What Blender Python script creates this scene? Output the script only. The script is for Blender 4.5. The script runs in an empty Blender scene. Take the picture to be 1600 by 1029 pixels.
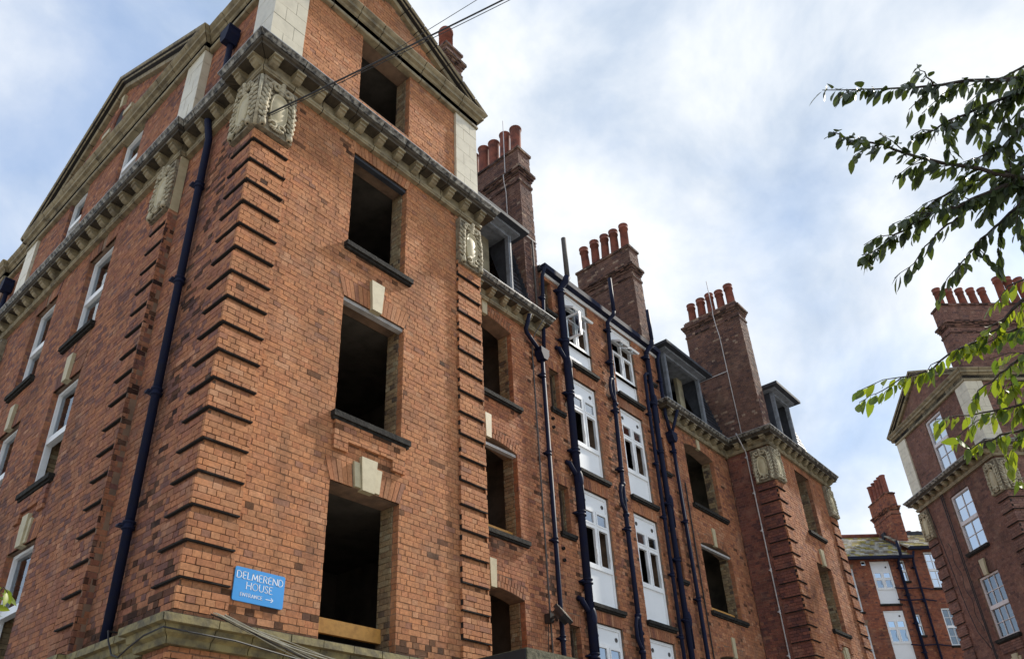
import bpy, math, random
import numpy as np
from mathutils import Matrix, Vector
random.seed(7)
rng = np.random.default_rng(7)
scene = bpy.context.scene
COL = scene.collection
EYE = 1.6                      # height of the viewpoint above the ground; heights below are given from the eye

# ------------------------------------------------------------------ camera
cam = bpy.data.cameras.new('camera')
cam.sensor_fit = 'HORIZONTAL'; cam.sensor_width = 36.0
cam.lens = 1221.96 / 1600 * 36.0
cam.shift_x = 0.0125; cam.shift_y = 0.07865
cam.clip_start = 0.05; cam.clip_end = 3000
camo = bpy.data.objects.new('camera', cam); COL.objects.link(camo)
_r, _u, _f = Vector((.66199, -.7486, -.03686)), Vector((-.34713, -.34982, .87013)), Vector((.66428, .56322, .49144))
_m = Matrix((_r, _u, -_f)).transposed().to_4x4()
CAM = Vector((-3.48198, -7.04666, EYE))
_m.translation = CAM
camo.matrix_world = _m
scene.camera = camo

# ------------------------------------------------------------------ sky, sun, exposure
SUN_AZ, SUN_EL = math.radians(11), math.radians(41)     # azimuth measured from +X towards -Y
SUN_STRENGTH, SKY_STRENGTH = 3.5, 0.14
world = bpy.data.worlds.new('World'); scene.world = world
world.use_nodes = True
wn, wl = world.node_tree.nodes, world.node_tree.links
wn.clear()
def wnode(t, **kw):
    n = wn.new(t)
    for k, v in kw.items(): setattr(n, k, v)
    return n
w_out = wnode('ShaderNodeOutputWorld'); w_bg = wnode('ShaderNodeBackground')
w_sky = wnode('ShaderNodeTexSky', sky_type='NISHITA', sun_disc=False, sun_elevation=SUN_EL,
              sun_rotation=math.radians(90) + SUN_AZ, air_density=1.0, dust_density=0.25, ozone_density=1.2)
w_tc = wnode('ShaderNodeTexCoord')
w_map = wnode('ShaderNodeMapping'); w_map.inputs['Scale'].default_value = (1.0, 1.0, 1.15)
w_map.inputs['Location'].default_value = (1.1, 7.7, 2.2)
wl.new(w_tc.outputs['Generated'], w_map.inputs['Vector'])
def wnoise(scale, detail, rough, dist):
    n = wnode('ShaderNodeTexNoise'); n.inputs['Scale'].default_value = scale; n.inputs['Detail'].default_value = detail
    n.inputs['Roughness'].default_value = rough; n.inputs['Distortion'].default_value = dist; wl.new(w_map.outputs[0], n.inputs['Vector']); return n
def wramp(src, stops):
    r = wnode('ShaderNodeValToRGB')
    while len(r.color_ramp.elements) < len(stops): r.color_ramp.elements.new(.5)
    for e, (p, c) in zip(r.color_ramp.elements, stops): e.position = p; e.color = (*c, 1)
    wl.new(src.outputs['Fac'], r.inputs['Fac']); return r
w_cov = wramp(wnoise(2.1, 8, .55, .15), [(.34, (.50,) * 3), (.46, (.86,) * 3), (.60, (1.,) * 3)])          # how much cloud
w_cl = wramp(wnoise(4.2, 9, .55, .2), [(.32, (1.65, 2.08, 2.75)), (.46, (2.40, 2.75, 3.25)), (.64, (3.65, 3.78, 3.90))])   # how bright the cloud
w_mix = wnode('ShaderNodeMixRGB')
wl.new(w_cov.outputs[0], w_mix.inputs[0]); wl.new(w_sky.outputs[0], w_mix.inputs[1]); wl.new(w_cl.outputs[0], w_mix.inputs[2])
wl.new(w_mix.outputs[0], w_bg.inputs['Color']); w_bg.inputs['Strength'].default_value = SKY_STRENGTH
wl.new(w_bg.outputs[0], w_out.inputs['Surface'])
sun = bpy.data.lights.new('sun', 'SUN'); sun.energy = SUN_STRENGTH; sun.angle = math.radians(3.0); sun.color = (1, .93, .82)
suno = bpy.data.objects.new('sun', sun); COL.objects.link(suno)
sd = Vector((math.cos(SUN_AZ) * math.cos(SUN_EL), -math.sin(SUN_AZ) * math.cos(SUN_EL), math.sin(SUN_EL)))
suno.rotation_euler = sd.to_track_quat('Z', 'Y').to_euler(); suno.location = (30, -20, 40)
vs = scene.view_settings
vs.view_transform = 'Standard'; vs.look = 'None'; vs.gamma = 1.0; vs.exposure = 1.0; vs.use_curve_mapping = False

# ------------------------------------------------------------------ materials
def mat(name, color=(.5, .5, .5), rough=.8, metal=0., noise=0., nscale=6., dark=None, bump=0., bscale=60., spec=.5,
        attr=False, objcol=False, stain=0., sscale=.9):
    m = bpy.data.materials.new(name); m.use_nodes = True
    n, l = m.node_tree.nodes, m.node_tree.links
    b = n['Principled BSDF']
    b.inputs['Roughness'].default_value = rough; b.inputs['Metallic'].default_value = metal
    b.inputs['Specular IOR Level'].default_value = spec
    geo = n.new('ShaderNodeNewGeometry')
    if attr:
        a = n.new('ShaderNodeAttribute'); a.attribute_name = 'col'; src = a.outputs['Color']
    elif objcol:
        a = n.new('ShaderNodeObjectInfo'); src = a.outputs['Color']
    else:
        a = n.new('ShaderNodeRGB'); a.outputs[0].default_value = (*color, 1); src = a.outputs[0]
    def noise_tex(scale, detail=5, rgh=.6):
        t = n.new('ShaderNodeTexNoise'); t.inputs['Scale'].default_value = scale; t.inputs['Detail'].default_value = detail
        t.inputs['Roughness'].default_value = rgh; l.new(geo.outputs['Position'], t.inputs['Vector']); return t.outputs['Fac']
    def mixc(fac, c1, c2, mode='MIX'):
        x = n.new('ShaderNodeMixRGB'); x.blend_type = mode
        for i, v in enumerate((fac, c1, c2)):
            if hasattr(v, 'links'): l.new(v, x.inputs[i])
            elif i == 0: x.inputs[0].default_value = v
            else: x.inputs[i].default_value = (*v, 1)
        return x.outputs[0]
    def ramp(v, p0, p1, c0=0., c1=1.):
        r = n.new('ShaderNodeMapRange'); r.inputs[1].default_value = p0; r.inputs[2].default_value = p1
        r.inputs[3].default_value = c0; r.inputs[4].default_value = c1; l.new(v, r.inputs[0]); return r.outputs[0]
    if noise > 0:
        dk = dark if dark else tuple(c * .35 for c in color)
        if attr or objcol:
            f = ramp(noise_tex(nscale), .3, .7, 1 - noise, 1 + noise * .6)
            h = n.new('ShaderNodeHueSaturation'); l.new(src, h.inputs['Color']); l.new(f, h.inputs['Value']); src = h.outputs[0]
        else:
            src = mixc(ramp(noise_tex(nscale), .42, .68, 0, noise), src, dk)
    if stain > 0:
        src = mixc(ramp(noise_tex(sscale, 6, .65), .5, .72, 0, stain), src, (.02, .018, .017))
    if attr or objcol:
        mp = n.new('ShaderNodeMapping'); mp.inputs['Scale'].default_value = (3.2, 3.2, .32); l.new(geo.outputs['Position'], mp.inputs['Vector'])
        t = n.new('ShaderNodeTexNoise'); t.inputs['Scale'].default_value = 1.0; t.inputs['Detail'].default_value = 6; l.new(mp.outputs[0], t.inputs['Vector'])
        src = mixc(ramp(t.outputs['Fac'], .52, .75, 0, .42), src, (.05, .034, .028))
        src = mixc(ramp(noise_tex(1.7, 5), .55, .8, 0, .35), src, (.46, .30, .21))
    l.new(src, b.inputs['Base Color'])
    if bump > 0:
        bp = n.new('ShaderNodeBump'); bp.inputs['Strength'].default_value = bump; bp.inputs['Distance'].default_value = .01
        l.new(noise_tex(bscale, 4), bp.inputs['Height']); l.new(bp.outputs[0], b.inputs['Normal'])
    return m
M = {}
M['brick'] = mat('brick', attr=True, rough=.92, noise=.32, nscale=24, bump=.55, bscale=110, spec=.25, stain=.45, sscale=.75)
M['brick_piece'] = mat('brick_piece', objcol=True, rough=.92, noise=.32, nscale=24, bump=.55, bscale=110, spec=.25, stain=.45, sscale=.75)
M['mortar'] = mat('mortar', (.235, .150, .098), .95, noise=.7, nscale=5, dark=(.085, .062, .048), bump=.4)
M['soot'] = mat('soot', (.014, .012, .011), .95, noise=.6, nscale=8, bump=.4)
M['faience'] = mat('faience', (.60, .55, .42), .30, noise=.35, nscale=5, dark=(.42, .37, .27), bump=.12, bscale=25, stain=.25, sscale=3)
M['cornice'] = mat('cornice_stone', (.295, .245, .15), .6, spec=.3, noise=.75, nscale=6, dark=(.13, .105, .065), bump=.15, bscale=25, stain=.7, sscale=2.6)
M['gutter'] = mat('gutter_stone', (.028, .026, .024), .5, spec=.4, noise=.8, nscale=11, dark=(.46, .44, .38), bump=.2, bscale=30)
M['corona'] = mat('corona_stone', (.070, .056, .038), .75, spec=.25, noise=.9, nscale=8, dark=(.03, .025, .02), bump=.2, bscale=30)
M['flash'] = mat('pale_lead', (.42, .44, .46), .45, noise=.5, nscale=6)  # pale base: the sky's sheen on the lead is put into the colour
M['carveback'] = mat('sooty_carving', (.26, .22, .15), .9, noise=.8, nscale=14, dark=(.05, .042, .032), bump=.3)
M['ledge'] = mat('ledge_stone', (.235, .19, .075), .7, noise=.95, nscale=8, dark=(.06, .05, .03), bump=.4, bscale=30, stain=.7, sscale=2.5)
M['carve'] = mat('carved_stone', (.46, .41, .29), .75, spec=.25, noise=.75, nscale=16, dark=(.17, .14, .095), bump=.25, bscale=40, stain=.4, sscale=7)
M['keystone'] = mat('keystone', (.46, .40, .25), .55, noise=.5, nscale=7, dark=(.3, .25, .15), bump=.15)
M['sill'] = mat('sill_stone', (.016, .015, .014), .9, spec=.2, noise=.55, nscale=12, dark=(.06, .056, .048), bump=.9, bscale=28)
M['pipe'] = mat('navy_paint', (.0080, .0120, .036), .62, noise=.6, nscale=9, dark=(.016, .016, .024), spec=.12)
M['greypipe'] = mat('grey_pipe', (.10, .094, .09), .75, spec=.2, noise=.5, nscale=20)
M['tape'] = mat('conductor_tape', (.55, .53, .53), .8, spec=.2, noise=.4, nscale=8)
M['upvc'] = mat('white_upvc', (.82, .84, .85), .35, noise=.3, nscale=3, dark=(.52, .52, .5), spec=.5)
M['panel'] = mat('white_panel', (.80, .83, .85), .4, noise=.3, nscale=2.2, dark=(.66, .69, .70))
M['plaster'] = mat('old_plaster', (.30, .27, .18), .9, noise=.8, nscale=3, dark=(.12, .10, .07))
M['cream'] = mat('cream_wall', (.52, .47, .32), .9, noise=.8, nscale=2.5, dark=(.28, .25, .17))
M['brownwall'] = mat('brown_wall', (.24, .19, .14), .9, noise=.7, nscale=2, dark=(.12, .095, .07))
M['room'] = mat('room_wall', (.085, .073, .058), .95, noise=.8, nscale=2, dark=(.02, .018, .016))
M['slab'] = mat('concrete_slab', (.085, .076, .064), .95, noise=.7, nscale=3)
M['slate'] = mat('slate', attr=True, rough=.55, noise=.35, nscale=10, bump=.3)
M['lead'] = mat('lead', (.045, .050, .062), .7, spec=.25, noise=.6, nscale=5, bump=.2)
M['dormer'] = mat('dormer_paint', (.20, .22, .25), .6, noise=.7, nscale=6)
M['roofedge'] = mat('dark_gutter', (.012, .015, .036), .75, spec=.15, noise=.4, nscale=6)
M['pot'] = mat('terracotta', (.235, .080, .054), .85, spec=.2, noise=.9, nscale=5, dark=(.10, .042, .036), bump=.25, stain=.6, sscale=3)
M['timber'] = mat('yellow_timber', (.58, .30, .07), .6, noise=.7, nscale=14, dark=(.36, .17, .04))
M['oldwood'] = mat('old_timber', (.12, .085, .06), .85, noise=.7, nscale=10)
M['sign'] = mat('sign_blue', (.035, .285, .68), .38, noise=.12, nscale=3)
M['letter'] = mat('sign_white', (.82, .84, .86), .5)
M['lamp'] = mat('lamp_body', (.025, .025, .027), .5, noise=.5, nscale=10)
M['lampglass'] = mat('lamp_glass', (.22, .21, .17), .25, noise=.4, nscale=12)
M['cable'] = mat('black_cable', (.012, .012, .014), .6)
M['palecable'] = mat('pale_cable', (.34, .32, .25), .6, noise=.4, nscale=12)
M['ground'] = mat('paving', (.33, .305, .27), .9, noise=.6, nscale=1.5, bump=.3)
M['moss'] = mat('mossy_concrete', (.13, .12, .075), .95, noise=.95, nscale=14, dark=(.035, .038, .022), bump=.9, bscale=30)
M['blackfelt'] = mat('black_felt', (.018, .018, .022), .8, noise=.5, nscale=5)
M['tile'] = mat('roof_tile', attr=True, rough=.9, noise=.4, nscale=14, bump=.4)
M['bark'] = mat('bark', (.045, .033, .028), .9, noise=.6, nscale=25, bump=.6)
M['fadedstrip'] = mat('faded_strip', (.42, .41, .40), .7, noise=.5, nscale=9)
M['net'] = mat('net_curtain', (.45, .46, .44), .9, noise=.6, nscale=9)
M['paint'] = mat('pink_white_paint', (.66, .62, .62), .4, noise=.25, nscale=6)
def glass(name, tint, refl, extra=(0, 0, 0)):
    m = bpy.data.materials.new(name); m.use_nodes = True
    n, l = m.node_tree.nodes, m.node_tree.links; n.clear()
    o = n.new('ShaderNodeOutputMaterial'); t = n.new('ShaderNodeBsdfTransparent'); g = n.new('ShaderNodeBsdfGlossy')
    t.inputs[0].default_value = (*tint, 1); g.inputs['Color'].default_value = (.88, .94, 1, 1); g.inputs['Roughness'].default_value = .015
    lw = n.new('ShaderNodeLayerWeight'); lw.inputs['Blend'].default_value = refl
    x = n.new('ShaderNodeMixShader'); l.new(lw.outputs['Fresnel'], x.inputs[0]); l.new(t.outputs[0], x.inputs[1]); l.new(g.outputs[0], x.inputs[2])
    l.new(x.outputs[0], o.inputs[0]); return m
M['glass'] = glass('window_glass', (.8, .85, .85), .62)
M['midglass'] = glass('sky_glass', (.6, .66, .7), .80)
M['mirrorglass'] = glass('reflective_glass', (.35, .42, .45), .90)
def leafmat(name, c1, c2, trans):
    m = bpy.data.materials.new(name); m.use_nodes = True
    n, l = m.node_tree.nodes, m.node_tree.links; n.clear()
    o = n.new('ShaderNodeOutputMaterial'); oi = n.new('ShaderNodeObjectInfo'); at = n.new('ShaderNodeAttribute'); at.attribute_name = 'col'
    ad = n.new('ShaderNodeMath'); ad.operation = 'ADD'; l.new(oi.outputs['Random'], ad.inputs[0]); l.new(at.outputs['Fac'], ad.inputs[1])
    fr = n.new('ShaderNodeMath'); fr.operation = 'FRACT'; l.new(ad.outputs[0], fr.inputs[0])
    c = n.new('ShaderNodeMixRGB'); c.inputs[1].default_value = (*c1, 1); c.inputs[2].default_value = (*c2, 1); l.new(fr.outputs[0], c.inputs[0])
    d = n.new('ShaderNodeBsdfPrincipled'); d.inputs['Roughness'].default_value = .45; l.new(c.outputs[0], d.inputs['Base Color'])
    t = n.new('ShaderNodeBsdfTranslucent')
    b = n.new('ShaderNodeMixRGB'); b.blend_type = 'MULTIPLY'; b.inputs[0].default_value = 1; b.inputs[2].default_value = (1.5, 1.45, .55, 1); l.new(c.outputs[0], b.inputs[1])
    l.new(b.outputs[0], t.inputs[0])
    x = n.new('ShaderNodeMixShader'); x.inputs[0].default_value = trans
    l.new(d.outputs[0], x.inputs[1]); l.new(t.outputs[0], x.inputs[2]); l.new(x.outputs[0], o.inputs[0]); return m
M['leafdark'] = leafmat('backlit_leaf', (.022, .036, .018), (.055, .078, .022), .34)  # darker copy: the backlit look of the upper sprays is in the colour
M['leaflight'] = leafmat('lit_leaf', (.055, .10, .016), (.21, .26, .028), .52)  # brighter copy: the lit look of the lower sprays is in the colour

# ------------------------------------------------------------------ mesh building
V3 = Vector
ZUP = V3((0, 0, 1))
class Frame:
    """a wall face: origin o, U runs to the right as seen from outside, N points out of the wall"""
    def __init__(s, o, U):
        s.o = V3(o); s.U = V3(U).normalized(); s.N = s.U.cross(ZUP)
    def P(s, u, n, z): return s.o + s.U * u + s.N * n + ZUP * z
    def mat(s, u, n, z):
        m = Matrix((s.U, -s.N, ZUP)).transposed().to_4x4(); m.translation = s.P(u, n, z); return m
class MB:
    def __init__(s): s.v = []; s.f = []; s.c = []; s.cur = (1, 1, 1)
    def add(s, vs, fs):
        k = len(s.v); s.v += [tuple(x) for x in vs]; s.f += [tuple(i + k for i in f) for f in fs]; s.c += [s.cur] * len(fs)
    def hexa(s, a, b):            # two quads (each 4 points, same order)
        s.add(list(a) + list(b), [(0, 1, 2, 3), (7, 6, 5, 4), (0, 4, 5, 1), (1, 5, 6, 2), (2, 6, 7, 3), (3, 7, 4, 0)])
    def fbox(s, F, u0, u1, n0, n1, z0, z1):
        q = [(u0, z0), (u1, z0), (u1, z1), (u0, z1)]
        s.hexa([F.P(u, n1, z) for u, z in q], [F.P(u, n0, z) for u, z in q])
    def box(s, a, b):
        F = Frame((0, 0, 0), (1, 0, 0)); s.fbox(F, a[0], b[0], -b[1], -a[1], a[2], b[2])
    def fprism(s, F, poly, n0, n1):      # polygon in (u, z), anticlockwise from outside
        k = len(poly)
        s.add([F.P(u, n1, z) for u, z in poly] + [F.P(u, n0, z) for u, z in poly],
              [tuple(range(k)), tuple(range(2 * k - 1, k - 1, -1))] + [(i, i + k, (i + 1) % k + k, (i + 1) % k) for i in range(k)])
    def tube(s, pts, r, seg=8, caps=True):
        pts = [V3(p) for p in pts]; rs = r if isinstance(r, (list, tuple)) else [r] * len(pts)
        rings = []; ref = None
        for i, p in enumerate(pts):
            d = (pts[min(i + 1, len(pts) - 1)] - pts[max(i - 1, 0)]).normalized()
            if ref is None: ref = V3((1, 0, 0)) if abs(d.x) < .8 else V3((0, 1, 0))
            a = (ref - d * ref.dot(d)).normalized(); b = d.cross(a); ref = a
            rings.append([p + (a * math.cos(t) + b * math.sin(t)) * rs[i] for t in [2 * math.pi * j / seg for j in range(seg)]])
        vs = [v for r_ in rings for v in r_]; fs = []
        for i in range(len(pts) - 1):
            for j in range(seg):
                k = (j + 1) % seg; fs.append((i * seg + j, i * seg + k, (i + 1) * seg + k, (i + 1) * seg + j))
        if caps: fs += [tuple(range(seg - 1, -1, -1)), tuple((len(pts) - 1) * seg + j for j in range(seg))]
        s.add(vs, fs)
    def lathe(s, o, prof, seg=14, axis=ZUP):
        o = V3(o); s.tube([o + axis * z for r, z in prof], [r for r, z in prof], seg) if False else None
        a = V3((1, 0, 0)) if abs(axis.x) < .8 else V3((0, 1, 0)); a = (a - axis * a.dot(axis)).normalized(); b = axis.cross(a)
        vs = []; fs = []
        for r, z in prof:
            vs += [o + axis * z + (a * math.cos(t) + b * math.sin(t)) * r for t in [2 * math.pi * j / seg for j in range(seg)]]
        for i in range(len(prof) - 1):
            for j in range(seg):
                k = (j + 1) % seg; fs.append((i * seg + j, i * seg + k, (i + 1) * seg + k, (i + 1) * seg + j))
        fs.append(tuple((len(prof) - 1) * seg + j for j in range(seg)))
        s.add(vs, fs)
    def ell(s, c, r, seg=8, rings=5, rot=None):
        c = V3(c); vs = []; fs = []
        for i in range(rings + 1):
            t = math.pi * i / rings
            for j in range(seg):
                p = 2 * math.pi * j / seg
                v = V3((r[0] * math.sin(t) * math.cos(p), r[1] * math.sin(t) * math.sin(p), r[2] * math.cos(t)))
                if rot is not None: v = rot @ v
                vs.append(c + v)
        for i in range(rings):
            for j in range(seg):
                k = (j + 1) % seg; fs.append((i * seg + j, (i + 1) * seg + j, (i + 1) * seg + k, i * seg + k))
        s.add(vs, fs)
    def mesh(s, name, m, smooth=False, attr=False):
        me = bpy.data.meshes.new(name); me.from_pydata(s.v, [], s.f); me.materials.append(m)
        if smooth: me.polygons.foreach_set('use_smooth', [True] * len(me.polygons))
        if attr:
            a = me.attributes.new('col', 'FLOAT_COLOR', 'FACE')
            a.data.foreach_set('color', np.array([(*c, 1) for c in s.c], dtype=np.float32).ravel())
        me.update(); return me
def link(name, me, parent=None, mw=None):
    o = bpy.data.objects.new(name, me); COL.objects.link(o)
    if parent: o.parent = parent
    if mw is not None: o.matrix_local = mw
    return o
def tag(o, label=None, cat=None, group=None, kind=None):
    for k, v in (('label', label), ('category', cat), ('group', group), ('kind', kind)):
        if v: o[k] = v
    return o
EYE_M = Matrix.Translation((0, 0, EYE))
def ob(name, mb, m, parent, smooth=False, attr=False, mw=None):
    """parent may be a Bld (its part) or an object (a sub-part)"""
    me = mb.mesh(name, m, smooth, attr)
    if isinstance(parent, Bld): return link(name, me, parent.root, EYE_M if mw is None else EYE_M @ mw)
    return link(name, me, parent, mw)
class Bld:
    def __init__(s, name, label, cat, loc, ux, ntop=300):
        s.root = bpy.data.objects.new(name, None); COL.objects.link(s.root)
        ux = V3(ux).normalized(); m = Matrix((ux, ZUP.cross(ux), ZUP)).transposed().to_4x4(); m.translation = V3((loc[0], loc[1], 0))
        s.root.matrix_world = m; s.m = m; tag(s.root, label, cat); s.ntop = ntop
        s.rect = []; s.walls = []       # rect: (frame, corners(4x2), n0, n1, colour, wall index or -1, isrect)

# ------------------------------------------------------------------ bricks
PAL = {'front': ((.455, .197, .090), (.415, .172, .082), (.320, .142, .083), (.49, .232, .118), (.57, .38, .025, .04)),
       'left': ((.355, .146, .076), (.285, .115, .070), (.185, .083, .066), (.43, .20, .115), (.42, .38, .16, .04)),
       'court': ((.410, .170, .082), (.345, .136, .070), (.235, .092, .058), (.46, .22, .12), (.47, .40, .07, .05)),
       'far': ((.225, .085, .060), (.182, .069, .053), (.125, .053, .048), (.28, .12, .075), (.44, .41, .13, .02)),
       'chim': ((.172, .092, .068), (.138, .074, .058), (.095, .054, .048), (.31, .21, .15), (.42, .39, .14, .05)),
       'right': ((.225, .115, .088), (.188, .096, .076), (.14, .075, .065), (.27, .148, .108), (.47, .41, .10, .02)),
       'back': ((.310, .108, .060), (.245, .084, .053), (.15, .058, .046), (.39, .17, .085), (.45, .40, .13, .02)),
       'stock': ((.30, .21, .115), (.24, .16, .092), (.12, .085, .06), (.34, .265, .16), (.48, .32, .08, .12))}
def brick_col(p, u, z):
    a, b, c, d, w = PAL[p]
    patch = math.sin(u * 1.7 + z * .9 + 1.3) * math.sin(u * .6 - z * 1.37 + .4) + .5 * math.sin(u * 4.1 + 2) * math.sin(z * 3.3)
    wc = max(.015, w[2] * (1 + 1.2 * patch))
    r = random.random() * (w[0] + w[1] + wc + w[3])
    k = a if r < w[0] else b if r < w[0] + w[1] else c if r < w[0] + w[1] + wc else d
    t = random.uniform(.91, 1.09); h = random.uniform(-.05, .05)
    return (k[0] * t * (1 + h), k[1] * t * 1.04, k[2] * t * (1 - h) * 1.06)
class Hole:
    """opening u0..u1, z0..z1; arch = rise of a segmental head, flat = height of a splayed flat arch above"""
    def __init__(s, u0, u1, z0, z1, arch=0., flat=0., ring=.22, splay=.10, vous=None):
        s.u0, s.u1, s.z0, s.z1, s.arch, s.flat, s.ring, s.splay = u0, u1, z0, z1, arch, flat, ring, splay
        s.c = (u0 + u1) / 2; s.a = (u1 - u0) / 2; s.vous = vous
        if arch: s.R = (s.a ** 2 + arch ** 2) / (2 * arch); s.zc = z1 + arch - s.R; s.phi = math.asin(s.a / s.R)
        s.top = z1 + arch
    def blocked(s, z):
        if z < s.z0: return None
        if z < s.z1: return (s.u0, s.u1)
        if s.flat and z < s.z1 + s.flat:
            d = s.splay * (z - s.z1) / s.flat; return (s.u0 - d, s.u1 + d)
        if s.arch:
            q = (s.R + s.ring) ** 2 - (z - s.zc) ** 2
            if q <= 0: return None
            h = min(math.sqrt(q), (z - s.zc) * math.tan(s.phi)); return (s.c - h, s.c + h)
        return None
def lay(B, F, u0, u1, z0, z1, pal, n=0., depth=.03, holes=(), limit=None, wall=-1, soot=None, phase=0.):
    """Flemish bond over a rectangle (or inside limit(z) -> (ua, ub)), leaving the openings free"""
    r0 = math.floor(z0 / .075 + 1e-6); r1 = math.ceil(z1 / .075 - 1e-6)
    for r in range(r0, r1):
        za, zb = max(r * .075 + .0038, z0), min(r * .075 + .0712, z1)
        if zb - za < .02: continue
        zm = (za + zb) / 2; ua, ub = u0, u1
        if limit:
            la = limit(zm)
            if la is None: continue
            ua, ub = max(ua, la[0]), min(ub, la[1])
        segs = [(ua, ub)]
        for h in holes:
            bl = h.blocked(zm)
            if not bl: continue
            ns = []
            for a, b in segs:
                if bl[1] <= a or bl[0] >= b: ns.append((a, b)); continue
                if bl[0] > a: ns.append((a, bl[0]))
                if bl[1] < b: ns.append((bl[1], b))
            segs = ns
        st = (.1575 if r % 2 else 0) + phase + (.03 * math.sin(r * 12.9898) if not phase else 0)
        for a, b in segs:
            k = math.floor((a - st) / .315) - 1; x = st + k * .315; i = 0
            while x < b:
                w = .105 if r % 3 == 2 else .210 if i % 2 == 0 else .105
                p, q = max(x + .0034, a), min(x + w - .0034, b)
                if q - p > .02:
                    c = brick_col(pal, (p + q) / 2, zm)
                    if soot and random.random() < soot((p + q) / 2, zm): c = tuple(v * t_ for v, t_ in zip(c, [random.uniform(.14, .45)] * 3))
                    e = [random.uniform(-.0016, .0016) for _ in range(4)]; dn = random.uniform(-.003, .003)
                    B.rect.append((F, (p + e[0], za + e[1], q + e[2], za + e[1], q + e[2], zb + e[3], p + e[0], zb + e[3]), n - depth, n + dn, c, wall, 1))
                x += w; i += 1
def vous_flat(B, F, h, pal, n=.004, skip=None, pieces=None):
    """splayed flat arch of bricks on edge"""
    N = max(6, round((h.u1 - h.u0 + h.splay) / .078)); zt = h.z1 + h.flat
    for i in range(N):
        f0, f1 = i / N, (i + 1) / N
        b0, b1 = h.u0 + (h.u1 - h.u0) * f0 + .004, h.u0 + (h.u1 - h.u0) * f1 - .004
        t0, t1 = h.u0 - h.splay + (h.u1 - h.u0 + 2 * h.splay) * f0 + .004, h.u0 - h.splay + (h.u1 - h.u0 + 2 * h.splay) * f1 - .004
        if skip and b0 > skip[0] and b1 < skip[1]: continue
        c = brick_col(pal, b0, zt); c = tuple(v * .95 for v in c); q = (b0, h.z1, b1, h.z1, t1, zt, t0, zt)
        if pieces is not None:
            mb = MB(); P4 = lambda nn: [F.P(q[2 * k], nn, q[2 * k + 1]) for k in range(4)]
            mb.hexa(P4(n + random.uniform(-.002, .003)), P4(n - .03)); pieces.append((mb, c))
        else: B.rect.append((F, q, n - .04, n + random.uniform(-.002, .003), c, -1, 0))
def vous_arch(B, F, h, pal, n=.004, rings=2):
    for k in range(rings):
        ra, rb = h.R + h.ring * k / rings + .004, h.R + h.ring * (k + 1) / rings - .004
        N = max(8, round(2 * h.phi * ra / .078))
        for i in range(N):
            t0 = -h.phi + 2 * h.phi * i / N + .003; t1 = -h.phi + 2 * h.phi * (i + 1) / N - .003
            pt = lambda r, t: (h.c + r * math.sin(t), h.zc + r * math.cos(t))
            q = (*pt(ra, t0), *pt(ra, t1), *pt(rb, t1), *pt(rb, t0))
            B.rect.append((F, q, n - .05, n + random.uniform(-.003, .003), tuple(v * .9 for v in brick_col(pal, q[0], q[1])), -1, 0))
def wall_sheet(B, F, u0, u1, z0, z1, holes=(), n=0., thick=.34, name='wall', m='mortar', limit_poly=None):
    """a solid wall with openings, its face just behind the face of the bricks"""
    mb = MB(); nf, nb = n - .0065, n - thick
    if limit_poly: mb.fprism(F, limit_poly, nb, nf)
    else:
        us = sorted({u0, u1, *[h.u0 for h in holes], *[h.u1 for h in holes]}); zs = sorted({z0, z1, *[h.z0 for h in holes], *[h.top for h in holes]})
        us = [u for u in us if u0 <= u <= u1]; zs = [z for z in zs if z0 <= z <= z1]
        for i in range(len(us) - 1):
            for j in range(len(zs) - 1):
                uc, zc = (us[i] + us[i + 1]) / 2, (zs[j] + zs[j + 1]) / 2
                if any(h.u0 < uc < h.u1 and h.z0 < zc < h.top for h in holes): continue
                q = [(us[i], zs[j]), (us[i + 1], zs[j]), (us[i + 1], zs[j + 1]), (us[i], zs[j + 1])]
                mb.add([F.P(u, nf, z) for u, z in q], [(0, 1, 2, 3)]); mb.add([F.P(u, nb, z) for u, z in q], [(3, 2, 1, 0)])
        for h in holes:
            q = [(h.u0, h.z0), (h.u1, h.z0), (h.u1, h.top), (h.u0, h.top)]
            for k in range(4):
                a, b = q[k], q[(k + 1) % 4]
                mb.add([F.P(a[0], nf, a[1]), F.P(b[0], nf, b[1]), F.P(b[0], nb, b[1]), F.P(a[0], nb, a[1])], [(3, 2, 1, 0)])
            if h.arch:
                S = 10; arc = [(h.c + h.R * math.sin(t), h.zc + h.R * math.cos(t)) for t in [-h.phi + 2 * h.phi * i / S for i in range(S + 1)]]
                for i in range(S):
                    mb.hexa([F.P(*x) for x in ((arc[i][0], nf, arc[i][1]), (arc[i + 1][0], nf, arc[i + 1][1]), (arc[i + 1][0], nf, h.top + .002), (arc[i][0], nf, h.top + .002))],
                            [F.P(*x) for x in ((arc[i][0], nb, arc[i][1]), (arc[i + 1][0], nb, arc[i + 1][1]), (arc[i + 1][0], nb, h.top + .002), (arc[i][0], nb, h.top + .002))])
        for a, b, c, d in ((u0, z0, u0, z1), (u1, z0, u1, z1), (u0, z0, u1, z0), (u0, z1, u1, z1)):
            mb.add([F.P(a, nf, b), F.P(c, nf, d), F.P(c, nb, d), F.P(a, nb, b)], [(0, 1, 2, 3)])
    o = ob(name, mb, M[m], B); B.walls.append(o); return len(B.walls) - 1
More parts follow.
